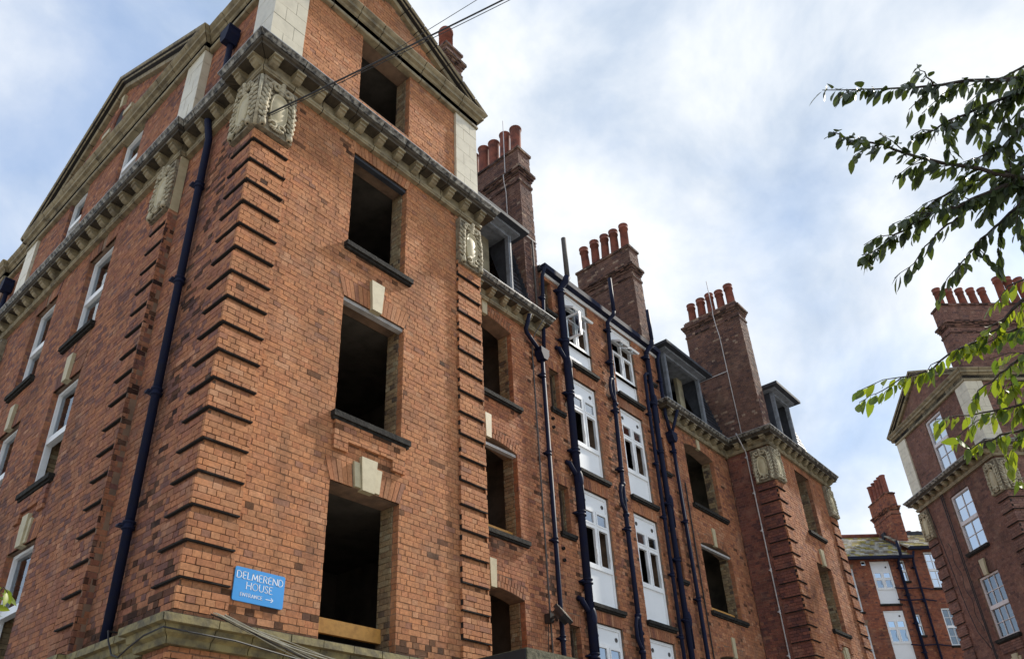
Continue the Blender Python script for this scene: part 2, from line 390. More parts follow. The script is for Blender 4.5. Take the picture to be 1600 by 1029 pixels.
def reveals(B, F, h, n=0., pal='front', deep=.34):
    """jamb bricks: red facing bricks outside, yellow stock bricks inside"""
    for side in (0, 1):
        u = h.u0 if side == 0 else h.u1
        U2 = -F.N if side == 0 else F.N          # frame on the jamb face; its normal points into the opening
        G = Frame(F.P(u, n, 0), U2)
        if (G.N.dot(F.U) > 0) != (side == 0): G = Frame(F.P(u, n, 0), -U2)
        sgn = 1 if G.U.dot(-F.N) > 0 else -1
        a, b = (.0, .112) if sgn > 0 else (-.112, 0); c, d = (.118, deep) if sgn > 0 else (-deep, -.118)
        z1 = h.z1 - .01
        lay(B, G, a, b, h.z0, z1, pal, n=.004, depth=.012, phase=.001)
        lay(B, G, c, d, h.z0, z1, 'stock', n=.018, depth=.03, phase=.0 + .11 * side + .001)
def finish_bricks(B):
    """the bricks that show largest become objects of their own, the rest one part"""
    if not B.rect: return
    K = len(B.rect); Pf = np.zeros((K, 4, 3)); Pb = np.zeros((K, 4, 3)); col = np.zeros((K, 3)); facing = np.zeros(K)
    mw = np.array(B.m); cp = np.array(CAM)
    for i, (F, q, n0, n1, c, w, isr) in enumerate(B.rect):
        o, U, N = F.o, F.U, F.N
        for k in range(4):
            u, z = q[2 * k], q[2 * k + 1]
            x, y = o.x + U.x * u, o.y + U.y * u
            Pf[i, k] = (x + N.x * n1, y + N.y * n1, o.z + z); Pb[i, k] = (x + N.x * n0, y + N.y * n0, o.z + z)
        col[i] = c
        ctr = mw[:3, :3] @ (Pf[i].mean(0) + np.array([0, 0, EYE])) + mw[:3, 3]
        d = cp - ctr; L = np.linalg.norm(d); wn_ = mw[:3, :3] @ np.array(N)
        v = _m.inverted() @ V3(ctr)
        px, py = 780 + 1222 * v.x / -v.z, 640 - 1222 * v.y / -v.z
        ok = v.z < 0 and 8 < px < 1592 and 8 < py < 1020 and wn_ @ d > 0 and isr and w >= 0
        facing[i] = (q[2] - q[0]) * (wn_ @ d) / L ** 3 if ok else -1
    top = set(np.argsort(-facing)[:B.ntop].tolist()) if B.ntop else set()
    top = {i for i in top if facing[i] > 0}
    if top:
        ub = MB(); ub.box((-.5, -.5, -.5), (.5, .5, .5)); ume = ub.mesh('brick', M['brick_piece'])
        for i in sorted(top):
            F, q, n0, n1, c, w, isr = B.rect[i]
            m = F.mat((q[0] + q[4]) / 2, (n0 + n1) / 2, (q[1] + q[5]) / 2) @ Matrix.Diagonal((q[4] - q[0], n1 - n0, q[5] - q[1], 1))
            o = link('brick', ume, B.walls[w], m); o.color = (*c, 1)
    rest = np.array([i for i in range(K) if i not in top]); R = len(rest)
    vs = np.concatenate([Pf[rest], Pb[rest]], 1).reshape(-1, 3)
    fq = np.array([(0, 1, 2, 3), (0, 4, 5, 1), (1, 5, 6, 2), (2, 6, 7, 3), (3, 7, 4, 0)])
    fs = (fq[None] + np.arange(R)[:, None, None] * 8).reshape(-1, 4)
    me = bpy.data.meshes.new('brickwork'); me.from_pydata(vs.tolist(), [], fs.tolist()); me.materials.append(M['brick'])
    a = me.attributes.new('col', 'FLOAT_COLOR', 'FACE')
    cc = np.ones((R * 5, 4), np.float32); cc[:, :3] = np.repeat(col[rest], 5, 0); a.data.foreach_set('color', cc.ravel())
    me.update(); o = link('brickwork', me, B.root, EYE_M); o['kind'] = 'stuff'

# ------------------------------------------------------------------ building parts
def quoins(B, F, u0, u1, z0, z1, pal, n=.05, base=2.03, soot=None, corner=0):
    k = math.ceil((z0 - base) / .375 - 1e-6)
    while base + k * .375 < z1 - .1:
        a, b = base + k * .375, min(base + k * .375 + .30, z1)
        mb = MB(); e = .012 if F.U.x > .5 else 0; mb.fbox(F, u0 + e, u1, -.004, n - .004, a + .002, a + .016); mb.fbox(F, u0 + e, u1 - .004, .0, n - .009, a + .016, b - .002)  # black foot strip: soot, with the block's underside shade put into the colour
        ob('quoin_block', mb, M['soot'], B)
        lay(B, F, u0, u1, a + .018, b, pal, n=n, depth=.045, wall=-1 if False else B.qw, soot=soot, phase=.05 + .1 * (k % 2))
        k += 1
def sweep(B, path, normals, prof, z, name='cornice_stone', m='cornice', seg=.5, gap=.007, ends=(0, 0), part=None):
    """moulding along a level path of (x, y) with outward normals, mitred at corners, cut into stones"""
    nl = len(path) - 1
    def mit(i):
        if i == 0: return V3((*normals[0], 0))
        if i == nl: return V3((*normals[-1], 0))
        a, b = V3((*normals[i - 1], 0)), V3((*normals[i], 0)); return (a + b) / (1 + a.dot(b))
    back = MB()
    for i in range(nl):
        A, C = V3((*path[i], 0)), V3((*path[i + 1], 0)); L = (C - A).length; T = (C - A) / L; nn = V3((*normals[i], 0))
        k = max(1, round(L / seg))
        def ring(j, s, sh, pr):
            if j == 0: return [A + mit(i) * d + ZUP * (z + h) + T * (sh if i == 0 else s) for d, h in pr]
            if j == k: return [C + mit(i + 1) * d + ZUP * (z + h) + T * (sh if i == nl - 1 else s) for d, h in pr]
            return [A + T * (L * j / k + s) + nn * d + ZUP * (z + h) for d, h in pr]
        def skin(mb, ra, rb):
            q = len(ra); mb.add(ra + rb, [(t, (t + 1) % q, (t + 1) % q + q, t + q) for t in range(q)] + [tuple(range(q - 1, -1, -1)), tuple(range(q, 2 * q))])
        for j in range(k):
            mb = MB(); jg = random.uniform(-.003, .003)
            pr = [(d + (jg if d > .02 else 0), h) for d, h in prof]
            skin(mb, ring(j, gap, 0, pr), ring(j + 1, -gap, 0, pr)); ob(name, mb, M[m], B)
        ip = [(d - .016 if d > .02 else d, h + (.010 if q_ < len(prof) - 2 else -.010)) for q_, (d, h) in enumerate(prof)]
        skin(back, ring(0, .004, .004, ip), ring(k, -.004, -.004, ip))
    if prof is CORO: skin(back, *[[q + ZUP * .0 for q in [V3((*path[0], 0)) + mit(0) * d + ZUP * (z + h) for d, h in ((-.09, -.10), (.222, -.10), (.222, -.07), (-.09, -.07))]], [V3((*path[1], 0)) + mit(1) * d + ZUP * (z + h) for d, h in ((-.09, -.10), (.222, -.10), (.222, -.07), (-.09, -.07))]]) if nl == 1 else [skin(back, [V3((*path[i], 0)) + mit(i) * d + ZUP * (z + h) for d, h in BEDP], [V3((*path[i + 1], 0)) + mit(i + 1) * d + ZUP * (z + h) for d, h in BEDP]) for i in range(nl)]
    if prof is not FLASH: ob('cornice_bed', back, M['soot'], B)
CORN = [(-.10, -.43), (.030, -.43), (.030, -.40), (.045, -.39), (.045, -.35), (.022, -.34), (.022, -.19), (-.10, -.19)]
CORO = [(-.10, -.186), (.20, -.182), (.20, -.135), (.225, -.12), (.235, -.095), (-.10, -.095)]
FLASH = [(-.10, .031), (.289, .001), (.289, .010), (-.10, .045)]
BEDP = [(-.09, -.10), (.222, -.10), (.222, -.07), (-.09, -.07)]
GUTT = [(-.10, -.078), (.243, -.078), (.258, -.05), (.285, -.018), (.285, 0), (-.10, .03)]
ATTC = [(-.10, -.405), (.02, -.405), (.035, -.39), (.035, -.345), (.02, -.33), (.02, -.205), (.045, -.19), (.06, -.155), (.12, -.14), (.12, -.07),
        (.15, -.05), (.18, -.015), (.18, 0), (-.10, .02)]
LEDGE = [(-.10, -.26), (.03, -.26), (.04, -.20), (.085, -.17), (.10, -.10), (.155, -.09), (.155, -.015), (.05, .0), (-.10, .0)]
RAKE = [(-.08, -.20), (.03, -.20), (.05, -.165), (.05, -.12), (.12, -.105), (.13, -.08), (.17, -.06), (.185, -.02), (.17, .0), (-.08, .0)]
def rake(B, F, ua, za, ub, zb, n=0., seg=.42):
    """raking cornice from the low end (ua, za) to the apex (ub, zb), both ends cut upright"""
    L = math.hypot(ub - ua, zb - za); T = ((ub - ua) / L, (zb - za) / L); sg = 1 if ub > ua else -1
    W = (-T[1] * sg, T[0] * sg); tan = T[1] / T[0]
    def ring(s, cut, pr):
        out = []
        for d, h in pr:
            u, z = ua + T[0] * s + W[0] * h, za + T[1] * s + W[1] * h
            if cut: u += T[0] * (h * tan); z += T[1] * (h * tan)
            out.append(F.P(u, n + d, z))
        return out
    k = round(L / seg)
    for j in range(k + 1):
        mb = MB(); last = j == k
        if last:
            pr = [(d - .014, h + (.012 if h < -.12 else -.012)) for d, h in RAKE]; ra, rb = ring(.01, 1, pr), ring(L - .005, 1, pr)
        else: ra, rb = ring(L * j / k + (.008 if j else 0), j == 0, RAKE), ring(L * (j + 1) / k - (.008 if j < k - 1 else 0.001), j == k - 1, RAKE)
        q = len(ra); mb.add(ra + rb, [(t, (t + 1) % q, (t + 1) % q + q, t + q) for t in range(q)] + [tuple(range(q - 1, -1, -1)), tuple(range(q, 2 * q))])
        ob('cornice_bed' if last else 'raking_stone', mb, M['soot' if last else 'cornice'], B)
_modme = None
def modillion(B, F, u, z, n=0., s=1.):
    global _modme
    if _modme is None:
        mb = MB(); G = Frame((0, 0, 0), (1, 0, 0))
        pf = [(.0, -.145), (.05, -.14), (.10, -.115), (.125, -.085), (.15, -.08), (.15, -.03), (.17, -.03), (.17, .0), (.0, .0)]
        for a, b, dz in ((-.062, .062, 0),):
            k = len(pf); mb.add([G.P(a, d, h) for d, h in pf] + [G.P(b, d, h) for d, h in pf],
                                [tuple(range(k)), tuple(range(2 * k - 1, k - 1, -1))] + [(i, i + k, (i + 1) % k + k, (i + 1) % k) for i in range(k)])
        mb.fbox(G, -.074, .074, 0, .185, -.028, .004)
        _modme = mb.mesh('modillion', M['cornice'])
    link('modillion', _modme, B.root, EYE_M @ F.mat(u, n, z) @ Matrix.Scale(s, 4))
def modrow(B, F, u0, u1, z, n=.02, step=.41):
    k = max(1, round((u1 - u0) / step))
    for i in range(k + 1): modillion(B, F, u0 + (u1 - u0) * i / k, z - .186, n)
# carved corner panels: local x along the wall, -y out of it, z up
_cart = {}
def cart_meshes():
    w, h = .27, .50
    mb = MB(); G = Frame((0, 0, 0), (1, 0, 0))
    mb.fprism(G, [(-w, -h), (w, -h), (w, h), (-w, h)], -.06, .035)
    for a, b, c, d in ((-w, -w + .03, -h, h), (w - .03, w, -h, h), (-w + .03, w - .03, -h, -h + .03), (-w + .03, w - .03, h - .05, h)): mb.fbox(G, a, b, .035, .05, c, d)
    _cart['slab'] = mb.mesh('cartouche', M['carveback'])
    mb = MB(); S = 28; rings = [(1.0, .035), (1.0, .075), (.93, .088), (.86, .075), (.82, .062), (.6, .078), (.3, .088), (.02, .09)]
    vs = [G.P(.0 + .140 * r * math.copysign(abs(math.cos(t)) ** .7, math.cos(t)), n, -.05 + .31 * r * math.copysign(abs(math.sin(t)) ** .8, math.sin(t))) for r, n in rings for t in [2 * math.pi * i / S for i in range(S)]]
    mb.add(vs, [(a * S + i, a * S + (i + 1) % S, (a + 1) * S + (i + 1) % S, (a + 1) * S + i) for a in range(len(rings) - 1) for i in range(S)])
    _cart['shield'] = mb.mesh('shield', M['keystone'], True)
    for sd in (-1, 1):
        mb = MB(); rr = random.Random(3 + sd)
        for i in range(8):                             # a drop of overlapping leaves
            t = i / 7; x = sd * (.190 + .022 * math.sin(t * 2.6) + .012 * t); z = .30 - .66 * t; g_ = .8 + .4 * math.sin(math.pi * (.15 + .8 * t))
            for k in (-1, 0, 1):
                rot = Matrix.Rotation(rr.uniform(-.25, .25) + k * .5, 3, 'Y') @ Matrix.Rotation(-.3, 3, 'X'); q_ = rr.uniform(.85, 1.15) * g_
                mb.ell((x + k * .032 * g_, -.055 - (.026 if k == 0 else 0) - rr.uniform(0, .01), z - .02 * abs(k)), (.027 * q_, .020 * q_, .062 * q_), 7, 5, rot)
        mb.lathe((sd * .212, -.07, -.485), [(.018, 0), (.042, .0), (.044, .05), (.034, .11), (.03, .12)], 10)
        mb.tube([(sd * .03, -.06, .33), (sd * .08, -.09, .40), (sd * .15, -.095, .385), (sd * .20, -.08, .31)], .026, 7)
        _cart['gar%d' % sd] = mb.mesh('garland', M['carve'], True)
    up = MB(); low = MB()
    for sd in (-1, 1):
        pts = []
        for i in range(15):
            t = i / 14 * 1.6 * math.pi; r = .082 * (1 - .6 * i / 14); pts.append((sd * (.095 + r * math.cos(t + 2.2)), -.075 - .001 * i, .36 + r * math.sin(t + 2.2)))
        up.tube(pts, .024, 7)
        low.tube([(sd * (.07 + .055 * math.cos(t)), -.08, -.365 + .05 * math.sin(t)) for t in [i / 10 * 1.7 * math.pi for i in range(11)]], .018, 6)
    for i in range(5): up.ell((0, -.075 - .008 * i, .28 + .04 * i), (.055 - .004 * i, .03, .035), 7, 4)
    for i in range(7): low.ell((-.09 + .03 * i, -.07, -.40 - .012 * math.cos((i - 3) * .5) * 2), (.022, .022, .03), 6, 4)
    _cart['scroll'] = up.mesh('scroll', M['carve'], True); _cart['lower'] = low.mesh('lower_scroll', M['carve'], True)
def cartouche(B, F, u, z, n=0., s=1.):
    if not _cart: cart_meshes()
    o = link('cartouche', _cart['slab'], B.root, EYE_M @ F.mat(u, n, z) @ Matrix.Diagonal((s, 1, 1, 1)))
    for nm, k in (('shield', 'shield'), ('garland', 'gar-1'), ('garland', 'gar1'), ('scroll', 'scroll'), ('lower_scroll', 'lower')): link(nm, _cart[k], o)
def sill(B, F, u0, u1, z, n=0., out=.085, th=.078, m='sill'):
    mb = MB(); mb.fprism(F, [(u0, z - th), (u1, z - th), (u1, z), (u0, z)], -.12 + n, n + out)
    mb.fbox(F, u0 + .01, u1 - .01, n, n + out * .6, z - th - .035, z - th + .002)
    return ob('window_sill', mb, M[m], B)
def keystone(B, F, u, z0, z1, n=0., w0=.15, w1=.24, out=.055, triple=False):
    def k(x0, x1, y0, y1, za, zb, o_):
        mb = MB(); mb.fprism(F, [(x0, za), (x1, za), (y1, zb), (y0, zb)], n - .04, n + o_); ob('keystone', mb, M['keystone'], B)
    k(u - w0 / 2, u + w0 / 2, u - w1 / 2, u + w1 / 2, z0, z1, out)
    if triple:
        k(u - w0 / 2 - .10, u - w0 / 2 - .005, u - w1 / 2 - .10, u - w1 / 2 - .006, z0 + .03, z1 - .09, out * .55)
        k(u + w0 / 2 + .005, u + w0 / 2 + .10, u + w1 / 2 + .006, u + w1 / 2 + .10, z0 + .03, z1 - .09, out * .55)
def stone_pilaster(B, faces, z0, z1, n=0., crs=.30):
    """pilaster of glazed stone blocks; faces = [(frame, u0, u1)]"""
    k = round((z1 - z0) / crs); hgt = (z1 - z0) / k
    for fi, (F, u0, u1) in enumerate(faces):
        for i in range(k):
            za, zb = z0 + i * hgt + .003, z0 + (i + 1) * hgt - .003
            w = u1 - u0; cut = (u0 + w * (.36 if i % 2 else .66)); parts = [(u0, cut), (cut, u1)] if w > .3 else [(u0, u1)]
            for a, b in parts:
                mb = MB(); j = random.uniform(-.002, .002); mb.fbox(F, a + (.003 if a > u0 else 0), b - (.003 if b < u1 else 0), n - .12, n + j, za, zb); ob('stone_block', mb, M['faience'], B)
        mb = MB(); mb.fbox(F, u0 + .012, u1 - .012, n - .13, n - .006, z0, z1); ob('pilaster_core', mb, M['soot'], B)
def pot(B, parent, x, y, z, h=.95, r=.14, band=True):
    mb = MB()
    if band: pf = [(r * 1.06, 0), (r * .96, .06), (r * .86, h - .17), (r * 1.04, h - .165), (r * 1.04, h - .125), (r * .98, h - .12), (r * .98, h - .04), (r * 1.06, h - .03), (r * 1.06, h), (r * .8, h), (r * .8, h - .1)]
    else: pf = [(r * 1.0, 0), (r * .93, .06), (r * .92, h - .09), (r * 1.0, h - .05), (r * 1.08, h - .035), (r * 1.1, h - .01), (r * 1.02, h), (r * .85, h), (r * .8, h - .1)]
    mb.lathe((x, y, z), pf, 16); tl = Matrix.Translation((x, y, z)) @ Matrix.Rotation(random.uniform(-.03, .03), 4, 'X') @ Matrix.Rotation(random.uniform(-.03, .03), 4, 'Y') @ Matrix.Translation((-x, -y, -z))
    mb.v = [tuple(tl @ V3(v)) for v in mb.v]
    return ob('chimney_pot', mb, M['pot'], parent, True)
def chimney(B, x0, x1, y0, y1, z0, z1, pal='chim', neck=.75, npots=5, poth=1.0, potr=.14, band=True, crown=True, along='y'):
    core = MB(); core.box((x0 + .008, y0 + .008, z0), (x1 - .008, y1 - .008, z1))
    zb = z1 - neck
    bands = [(zb - .38, zb - .31, .022), (zb - .15, zb - .075, .025), (zb - .075, zb, .055), (zb, zb + .075, .09)]
    if crown: bands.append((z1 - .075, z1, .035))
    for a, b, o_ in bands: core.box((x0 - o_ + .008, y0 - o_ + .008, a), (x1 + o_ - .008, y1 + o_ - .008, b - .004))
    st = ob('chimney', core, M['mortar'], B)
    B.walls.append(st); wi = len(B.walls) - 1
    up = .035 if crown else 0.
    for F, w, in ((Frame((x0, y0, 0), (1, 0, 0)), x1 - x0), (Frame((x0, y1, 0), (0, -1, 0)), y1 - y0), (Frame((x1, y0, 0), (0, 1, 0)), y1 - y0), (Frame((x1, y1, 0), (-1, 0, 0)), x1 - x0)):
        lay(B, F, 0, w, z0, z1, pal, wall=wi, phase=.02)
        for a, b, o_ in bands: lay(B, F, -o_, w + o_, a, b, pal, n=o_, wall=wi, phase=.07, soot=lambda u, z: .55)
    L = (y1 - y0) if along == 'y' else (x1 - x0)
    for i in range(npots):
        t = (i + .5) / npots * (L - .12) + .06
        pot(B, st, (x0 + x1) / 2 if along == 'y' else x0 + t, y0 + t if along == 'y' else (y0 + y1) / 2, z1 - .01, poth + random.uniform(-.05, .05), potr * random.uniform(.97, 1.05), band)
    fl = MB(); fl.box((x0 + .03, y0 + .03, z1 - .02), (x1 - .03, y1 - .03, z1 + .05)); ob('mortar_flaunching', fl, M['mortar'], st)
    return st
def pipe(B, pts, r, name='drain_pipe', m='pipe', collars=None, cr=1.35, seg=10):
    mb = MB(); mb.tube(pts, r, seg); o = ob(name, mb, M[m], B, True)
    if collars:
        for c in collars:
            k = MB(); k.lathe(V3(c) - ZUP * .05, [(r * 1.02, 0), (r * cr, .005), (r * cr, .025), (r * 1.15, .03), (r * 1.15, .075), (r * cr, .08), (r * cr, .10), (r * 1.02, .105)], seg)
            k.box(V3(c) + V3((-r * 1.9, 0, -.012)), V3(c) + V3((r * 1.9, r * 1.2 + .03, .018))); ob('pipe_collar', k, M[m], o, True)
    return o
def zs(a, b, step, off=0):
    out = []; z = b - off
    while z > a: out.append(z); z -= step
    return out
def frame_win(mb, F, u0, u1, z0, z1, n, w=.055, d=.07):
    mb.fbox(F, u0, u1, n - d, n, z0, z0 + w); mb.fbox(F, u0, u1, n - d, n, z1 - w, z1)
    mb.fbox(F, u0, u0 + w, n - d, n, z0 + w, z1 - w); mb.fbox(F, u1 - w, u1, n - d, n, z0 + w, z1 - w)
def pane(parent, F, u0, u1, z0, z1, n, m='glass'):
    mb = MB(); mb.add([F.P(u0, n, z0), F.P(u1, n, z0), F.P(u1, n, z1), F.P(u0, n, z1)], [(0, 1, 2, 3)]); return ob('pane', mb, M[m], parent)
def sash(parent, F, u0, u1, z0, z1, n, w=.04, d=.045, m='upvc', tilt=None, glazed='glass', name='sash', swing=None):
    mb = MB(); frame_win(mb, F, u0, u1, z0, z1, n, w, d)
    gl = None
    if glazed:
        g = MB(); g.add([F.P(u0 + w, n - d / 2, z0 + w), F.P(u1 - w, n - d / 2, z0 + w), F.P(u1 - w, n - d / 2, z1 - w), F.P(u0 + w, n - d / 2, z1 - w)], [(0, 1, 2, 3)]); gl = g
    if tilt:                                            # top hung light swung outwards about its head
        piv = F.P(0, n, z1); R = Matrix.Translation(piv) @ Matrix.Rotation(tilt, 4, F.U) @ Matrix.Translation(-piv)
        for q in (mb, gl):
            if q: q.v = [tuple(R @ V3(v)) for v in q.v]
    if swing:                                           # casement swung open about its left jamb
        piv = F.P(u0, n, 0); R = Matrix.Translation(piv) @ Matrix.Rotation(swing, 4, 'Z') @ Matrix.Translation(-piv)
        for q in (mb, gl):
            if q: q.v = [tuple(R @ V3(v)) for v in q.v]
    o = ob(name, mb, M[m], parent)
    if gl: ob('pane', gl, M[glazed], parent)
    return o
def court_window(B, F, u0, u1, z0, z1, n=-.05, top=.37, style=0, vents=2, gl='midglass', small=.36, cas=.86, cgl=None):
    """white unit: top panel with vents, two small lights, two casements, panel below"""
    mb = MB(); frame_win(mb, F, u0, u1, z0, z1, n, .06, .08); uc = (u0 + u1) / 2
    zt = z1 - top; zl = zt - small; zc = zl - cas
    mb.fbox(F, u0 + .06, u1 - .06, n - .08, n - .004, zt - .025, zt + .02); mb.fbox(F, u0 + .06, u1 - .06, n - .08, n + .012, zc - .07, zc)
    mb.fbox(F, u0 + .06, u1 - .06, n - .08, n - .006, zl - .025, zl + .025)
    mb.fbox(F, uc - .028, uc + .028, n - .08, n - .003, zc, zt)
    w = ob('window', mb, M['upvc'], B)
    p = MB(); p.fbox(F, u0 + .06, u1 - .06, n - .06, n - .022, zt, z1 - .06); ob('head_panel', p, M['panel'], w)
    p = MB(); p.fbox(F, u0 + .06, u1 - .06, n - .06, n - .022, z0 + .06, zc - .07); ob('spandrel_panel', p, M['panel'], w)
    for k, uv in enumerate((u0 + .16, u1 - .16)[:vents] if vents == 2 else (u1 - .2,)):
        v = MB(); v.lathe(F.P(uv, n - .022, (zt + z1) / 2 - .03), [(.045, 0), (.045, .012), (.033, .014), (.03, .004)], 12, F.N); ob('vent', v, M['greypipe'], w, True)
    for k, (a, b) in enumerate(((u0 + .06, uc - .035), (uc + .035, u1 - .06))):
        tl = None
        if style == 1 and k == 0: pass
        if style == 2: tl = -math.radians(62)
        if style == 1: tl = -math.radians(58) if k == 0 else -math.radians(50)
        sash(w, F, a, b, zl + .025, zt - .025, n + (.004 if not tl else .03), .035, .05, tilt=tl, glazed=gl)
        sash(w, F, a, b, zc, zl - .025, n + .006, .036, .055, glazed='midglass' if style == 1 and k == 0 else cgl, swing=-math.radians(84) if style == 1 and k == 0 else None)
        if style == 1 and k == 0: continue
        h = MB(); hu = b - .05 if k == 0 else b - .05; zh = zc + .18
        h.tube([F.P(hu, n + .012, zh), F.P(hu - .02, n + .035, zh + .05), F.P(hu - .025, n + .03, zh + .17), F.P(hu, n + .012, zh + .24)], .011, 5); ob('handle', h, M['upvc'], w)
    return w
def sash_window(B, F, u0, u1, z0, z1, n=-.10, mid=.5, m='upvc', bars=(0, 0), gl='glass', lower=True, net=False, fw=.058, bw=.010):
    mb = MB(); frame_win(mb, F, u0, u1, z0, z1, n, fw, .09); zm = z0 + (z1 - z0) * mid
    mb.fbox(F, u0 + fw, u1 - fw, n - .09, n + .01, zm - .055, zm + .055)
    mb.fbox(F, u0 + .25, u1 - .25, n - .02, n + .012, z1 - .055, z1 - .03)
    w = ob('window', mb, M[m], B)
    for a, b, g in ((zm + .055, z1 - fw, gl), (z0 + fw, zm - .055, gl if lower else None)):
        if g:
            pane(w, F, u0 + fw, u1 - fw, a, b, n - .05, g)
            bm = MB()
            for i in range(1, bars[0]): x = u0 + fw + (u1 - u0 - 2 * fw) * i / bars[0]; bm.fbox(F, x - bw, x + bw, n - .06, n - .025, a, b)
            for i in range(1, bars[1]): y = a + (b - a) * i / bars[1]; bm.fbox(F, u0 + fw, u1 - fw, n - .059, n - .026, y - bw, y + bw)
            if bm.v: ob('glazing_bars', bm, M[m], w)
    if net:
        c = MB(); k = 24
        for i in range(k):
            a, b = u0 + fw + (u1 - u0 - 2 * fw) * i / k, u0 + fw + (u1 - u0 - 2 * fw) * (i + 1) / k; o0, o1 = -.22 - .03 * (i % 2), -.22 - .03 * ((i + 1) % 2)
            c.add([F.P(a, n + o0, z0 + fw), F.P(b, n + o1, z0 + fw), F.P(b, n + o1, z1 - fw), F.P(a, n + o0, z1 - fw)], [(0, 1, 2, 3)])
        ob('net_curtain', c, M['net'], w)
    return w
def slates(B, corners, rows, cols, name, m, colf, lift=.012, tilt=.03, stuff=True, parent=None, limit=None):
    """overlapping slates over a quad (bl, br, tr, tl)"""
    bl, br, tr, tl = [V3(c) for c in corners]; nrm = (br - bl).cross(tl - bl).normalized(); mb = MB()
    mb.cur = colf(); mb.hexa([bl, br, tr, tl], [p - nrm * .05 for p in (bl, br, tr, tl)])
    for r in range(rows):
        v0, v1 = r / rows, min(1, (r + 1.25) / rows)
        for c in range(-1, cols + 1):
            a, b = (c + .5 * (r % 2)) / cols, (c + 1 + .5 * (r % 2)) / cols
            a, b = max(0, a), min(1, b)
            if b - a < .01: continue
            P = lambda u, v: (bl * (1 - u) + br * u) * (1 - v) + (tl * (1 - u) + tr * u) * v
            e = random.uniform(0, .004); g = .03 * (b - a)
            q = [P(a + g, v0) + nrm * (tilt + e), P(b - g, v0) + nrm * (tilt + e), P(b - g, v1) + nrm * (lift * .3), P(a + g, v1) + nrm * (lift * .3)]
            mb.cur = colf(); mb.hexa(q, [p - nrm * lift for p in q])
    o = ob(name, mb, M[m], parent or B, attr=True)
    if stuff: o['kind'] = 'stuff'
    return o
def slatecol():
    t = random.uniform(.7, 1.3); return (.030 * t, .034 * t, .045 * t)

# ================================================================== ground
g = MB(); g.add([(-400, -400, 0), (400, -400, 0), (400, 400, 0), (-400, 400, 0)], [(0, 1, 2, 3)])
tag(link('ground', g.mesh('ground', M['ground'])), 'grey paved courtyard ground around the brick blocks', None, None, 'structure')

# ================================================================== main building
B = Bld('apartment_building', 'long red brick block of flats with empty window openings, navy drainpipes and quoined corner', 'building', (0, 0), (1, 0, 0), 300)
FR = Frame((0, .05, 0), (1, 0, 0))            # front walls of the two pavilions
FL = Frame((.05, 0, 0), (0, -1, 0))           # left side (u = -y)
FLr = Frame((.14, 0, 0), (0, -1, 0))          # set back part of the left side
FC = Frame((0, 1.3, 0), (1, 0, 0))            # wall of the recessed middle
FS = Frame((16.47, 0, 0), (0, -1, 0))         # side of the far pavilion
def sootband(z0, z1, p): return lambda u, z: p if z0 < z < z1 else 0.
ledge_soot = lambda u, z: .75 if 2.0 < z < 2.13 else (.22 if 2.13 < z < 2.3 else 0.015)
# --- near pavilion front
HW = [Hole(1.69, 2.81, 2.03, 3.97, flat=.30), Hole(1.69, 2.81, 4.885, 6.74, flat=.30), Hole(1.69, 2.79, 7.65, 9.50, flat=.23, splay=.07)]
HA = Hole(1.69, 2.79, 10.75, 12.33)
B.qw = wall_sheet(B, FR, .075, 4.46, -1.6, 12.72, HW + [HA])
wq = B.qw
lay(B, FR, .052, 4.48, -1.6, 9.75, 'front', holes=HW, wall=wq, soot=lambda u, z: ledge_soot(u, z) + (.16 if 1.55 < u < 2.95 and (4.45 < z < 4.8 or 7.3 < z < 7.56) else 0) + (.03 if z > 9.2 else 0))
lay(B, FR, .56, 3.92, 10.10, 12.33, 'front', holes=[HA], wall=wq)
pieces = []
for h, sk in ((HW[0], (2.02, 2.48)), (HW[1], (2.13, 2.37)), (HW[2], None)): vous_flat(B, FR, h, 'front', skip=sk, pieces=pieces)
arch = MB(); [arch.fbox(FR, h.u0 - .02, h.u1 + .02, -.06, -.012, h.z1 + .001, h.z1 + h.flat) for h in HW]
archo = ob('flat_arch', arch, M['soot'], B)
for mb, c in pieces:
    o = ob('voussoir', mb, M['brick_piece'], archo); o.color = (*c, 1)
for h in HW + [HA]: reveals(B, FR, h)
keystone(B, FR, 2.25, 3.95, 4.40, w0=.19, w1=.26, triple=True)
keystone(B, FR, 2.25, 6.72, 7.22, w0=.17, w1=.24)
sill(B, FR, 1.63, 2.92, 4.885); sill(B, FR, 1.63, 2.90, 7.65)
for a, b, c, d in ((1.68, 2.86, 4.53, 4.78), (1.68, 1.90, 4.38, 4.53), (2.64, 2.86, 4.38, 4.53)):
    lay(B, FR, a, b, c, d, 'front', n=.045, depth=.05, wall=wq, soot=lambda u, z: .35 if z > 4.68 else 0)
    mb = MB(); mb.fbox(FR, a + .006, b - .006, 0, .037, c + .004, d); ob('apron_bed', mb, M['mortar'], B)
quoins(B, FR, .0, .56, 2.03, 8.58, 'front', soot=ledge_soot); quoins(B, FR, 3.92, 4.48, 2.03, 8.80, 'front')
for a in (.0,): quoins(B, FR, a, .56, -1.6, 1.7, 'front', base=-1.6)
F4 = Frame((4.48, 0, 0), (0, 1, 0)); wall_sheet(B, F4, .06, 1.3, -1.6, 12.72); lay(B, F4, .005, 1.29, -1.6, 9.75, 'front', wall=-1)
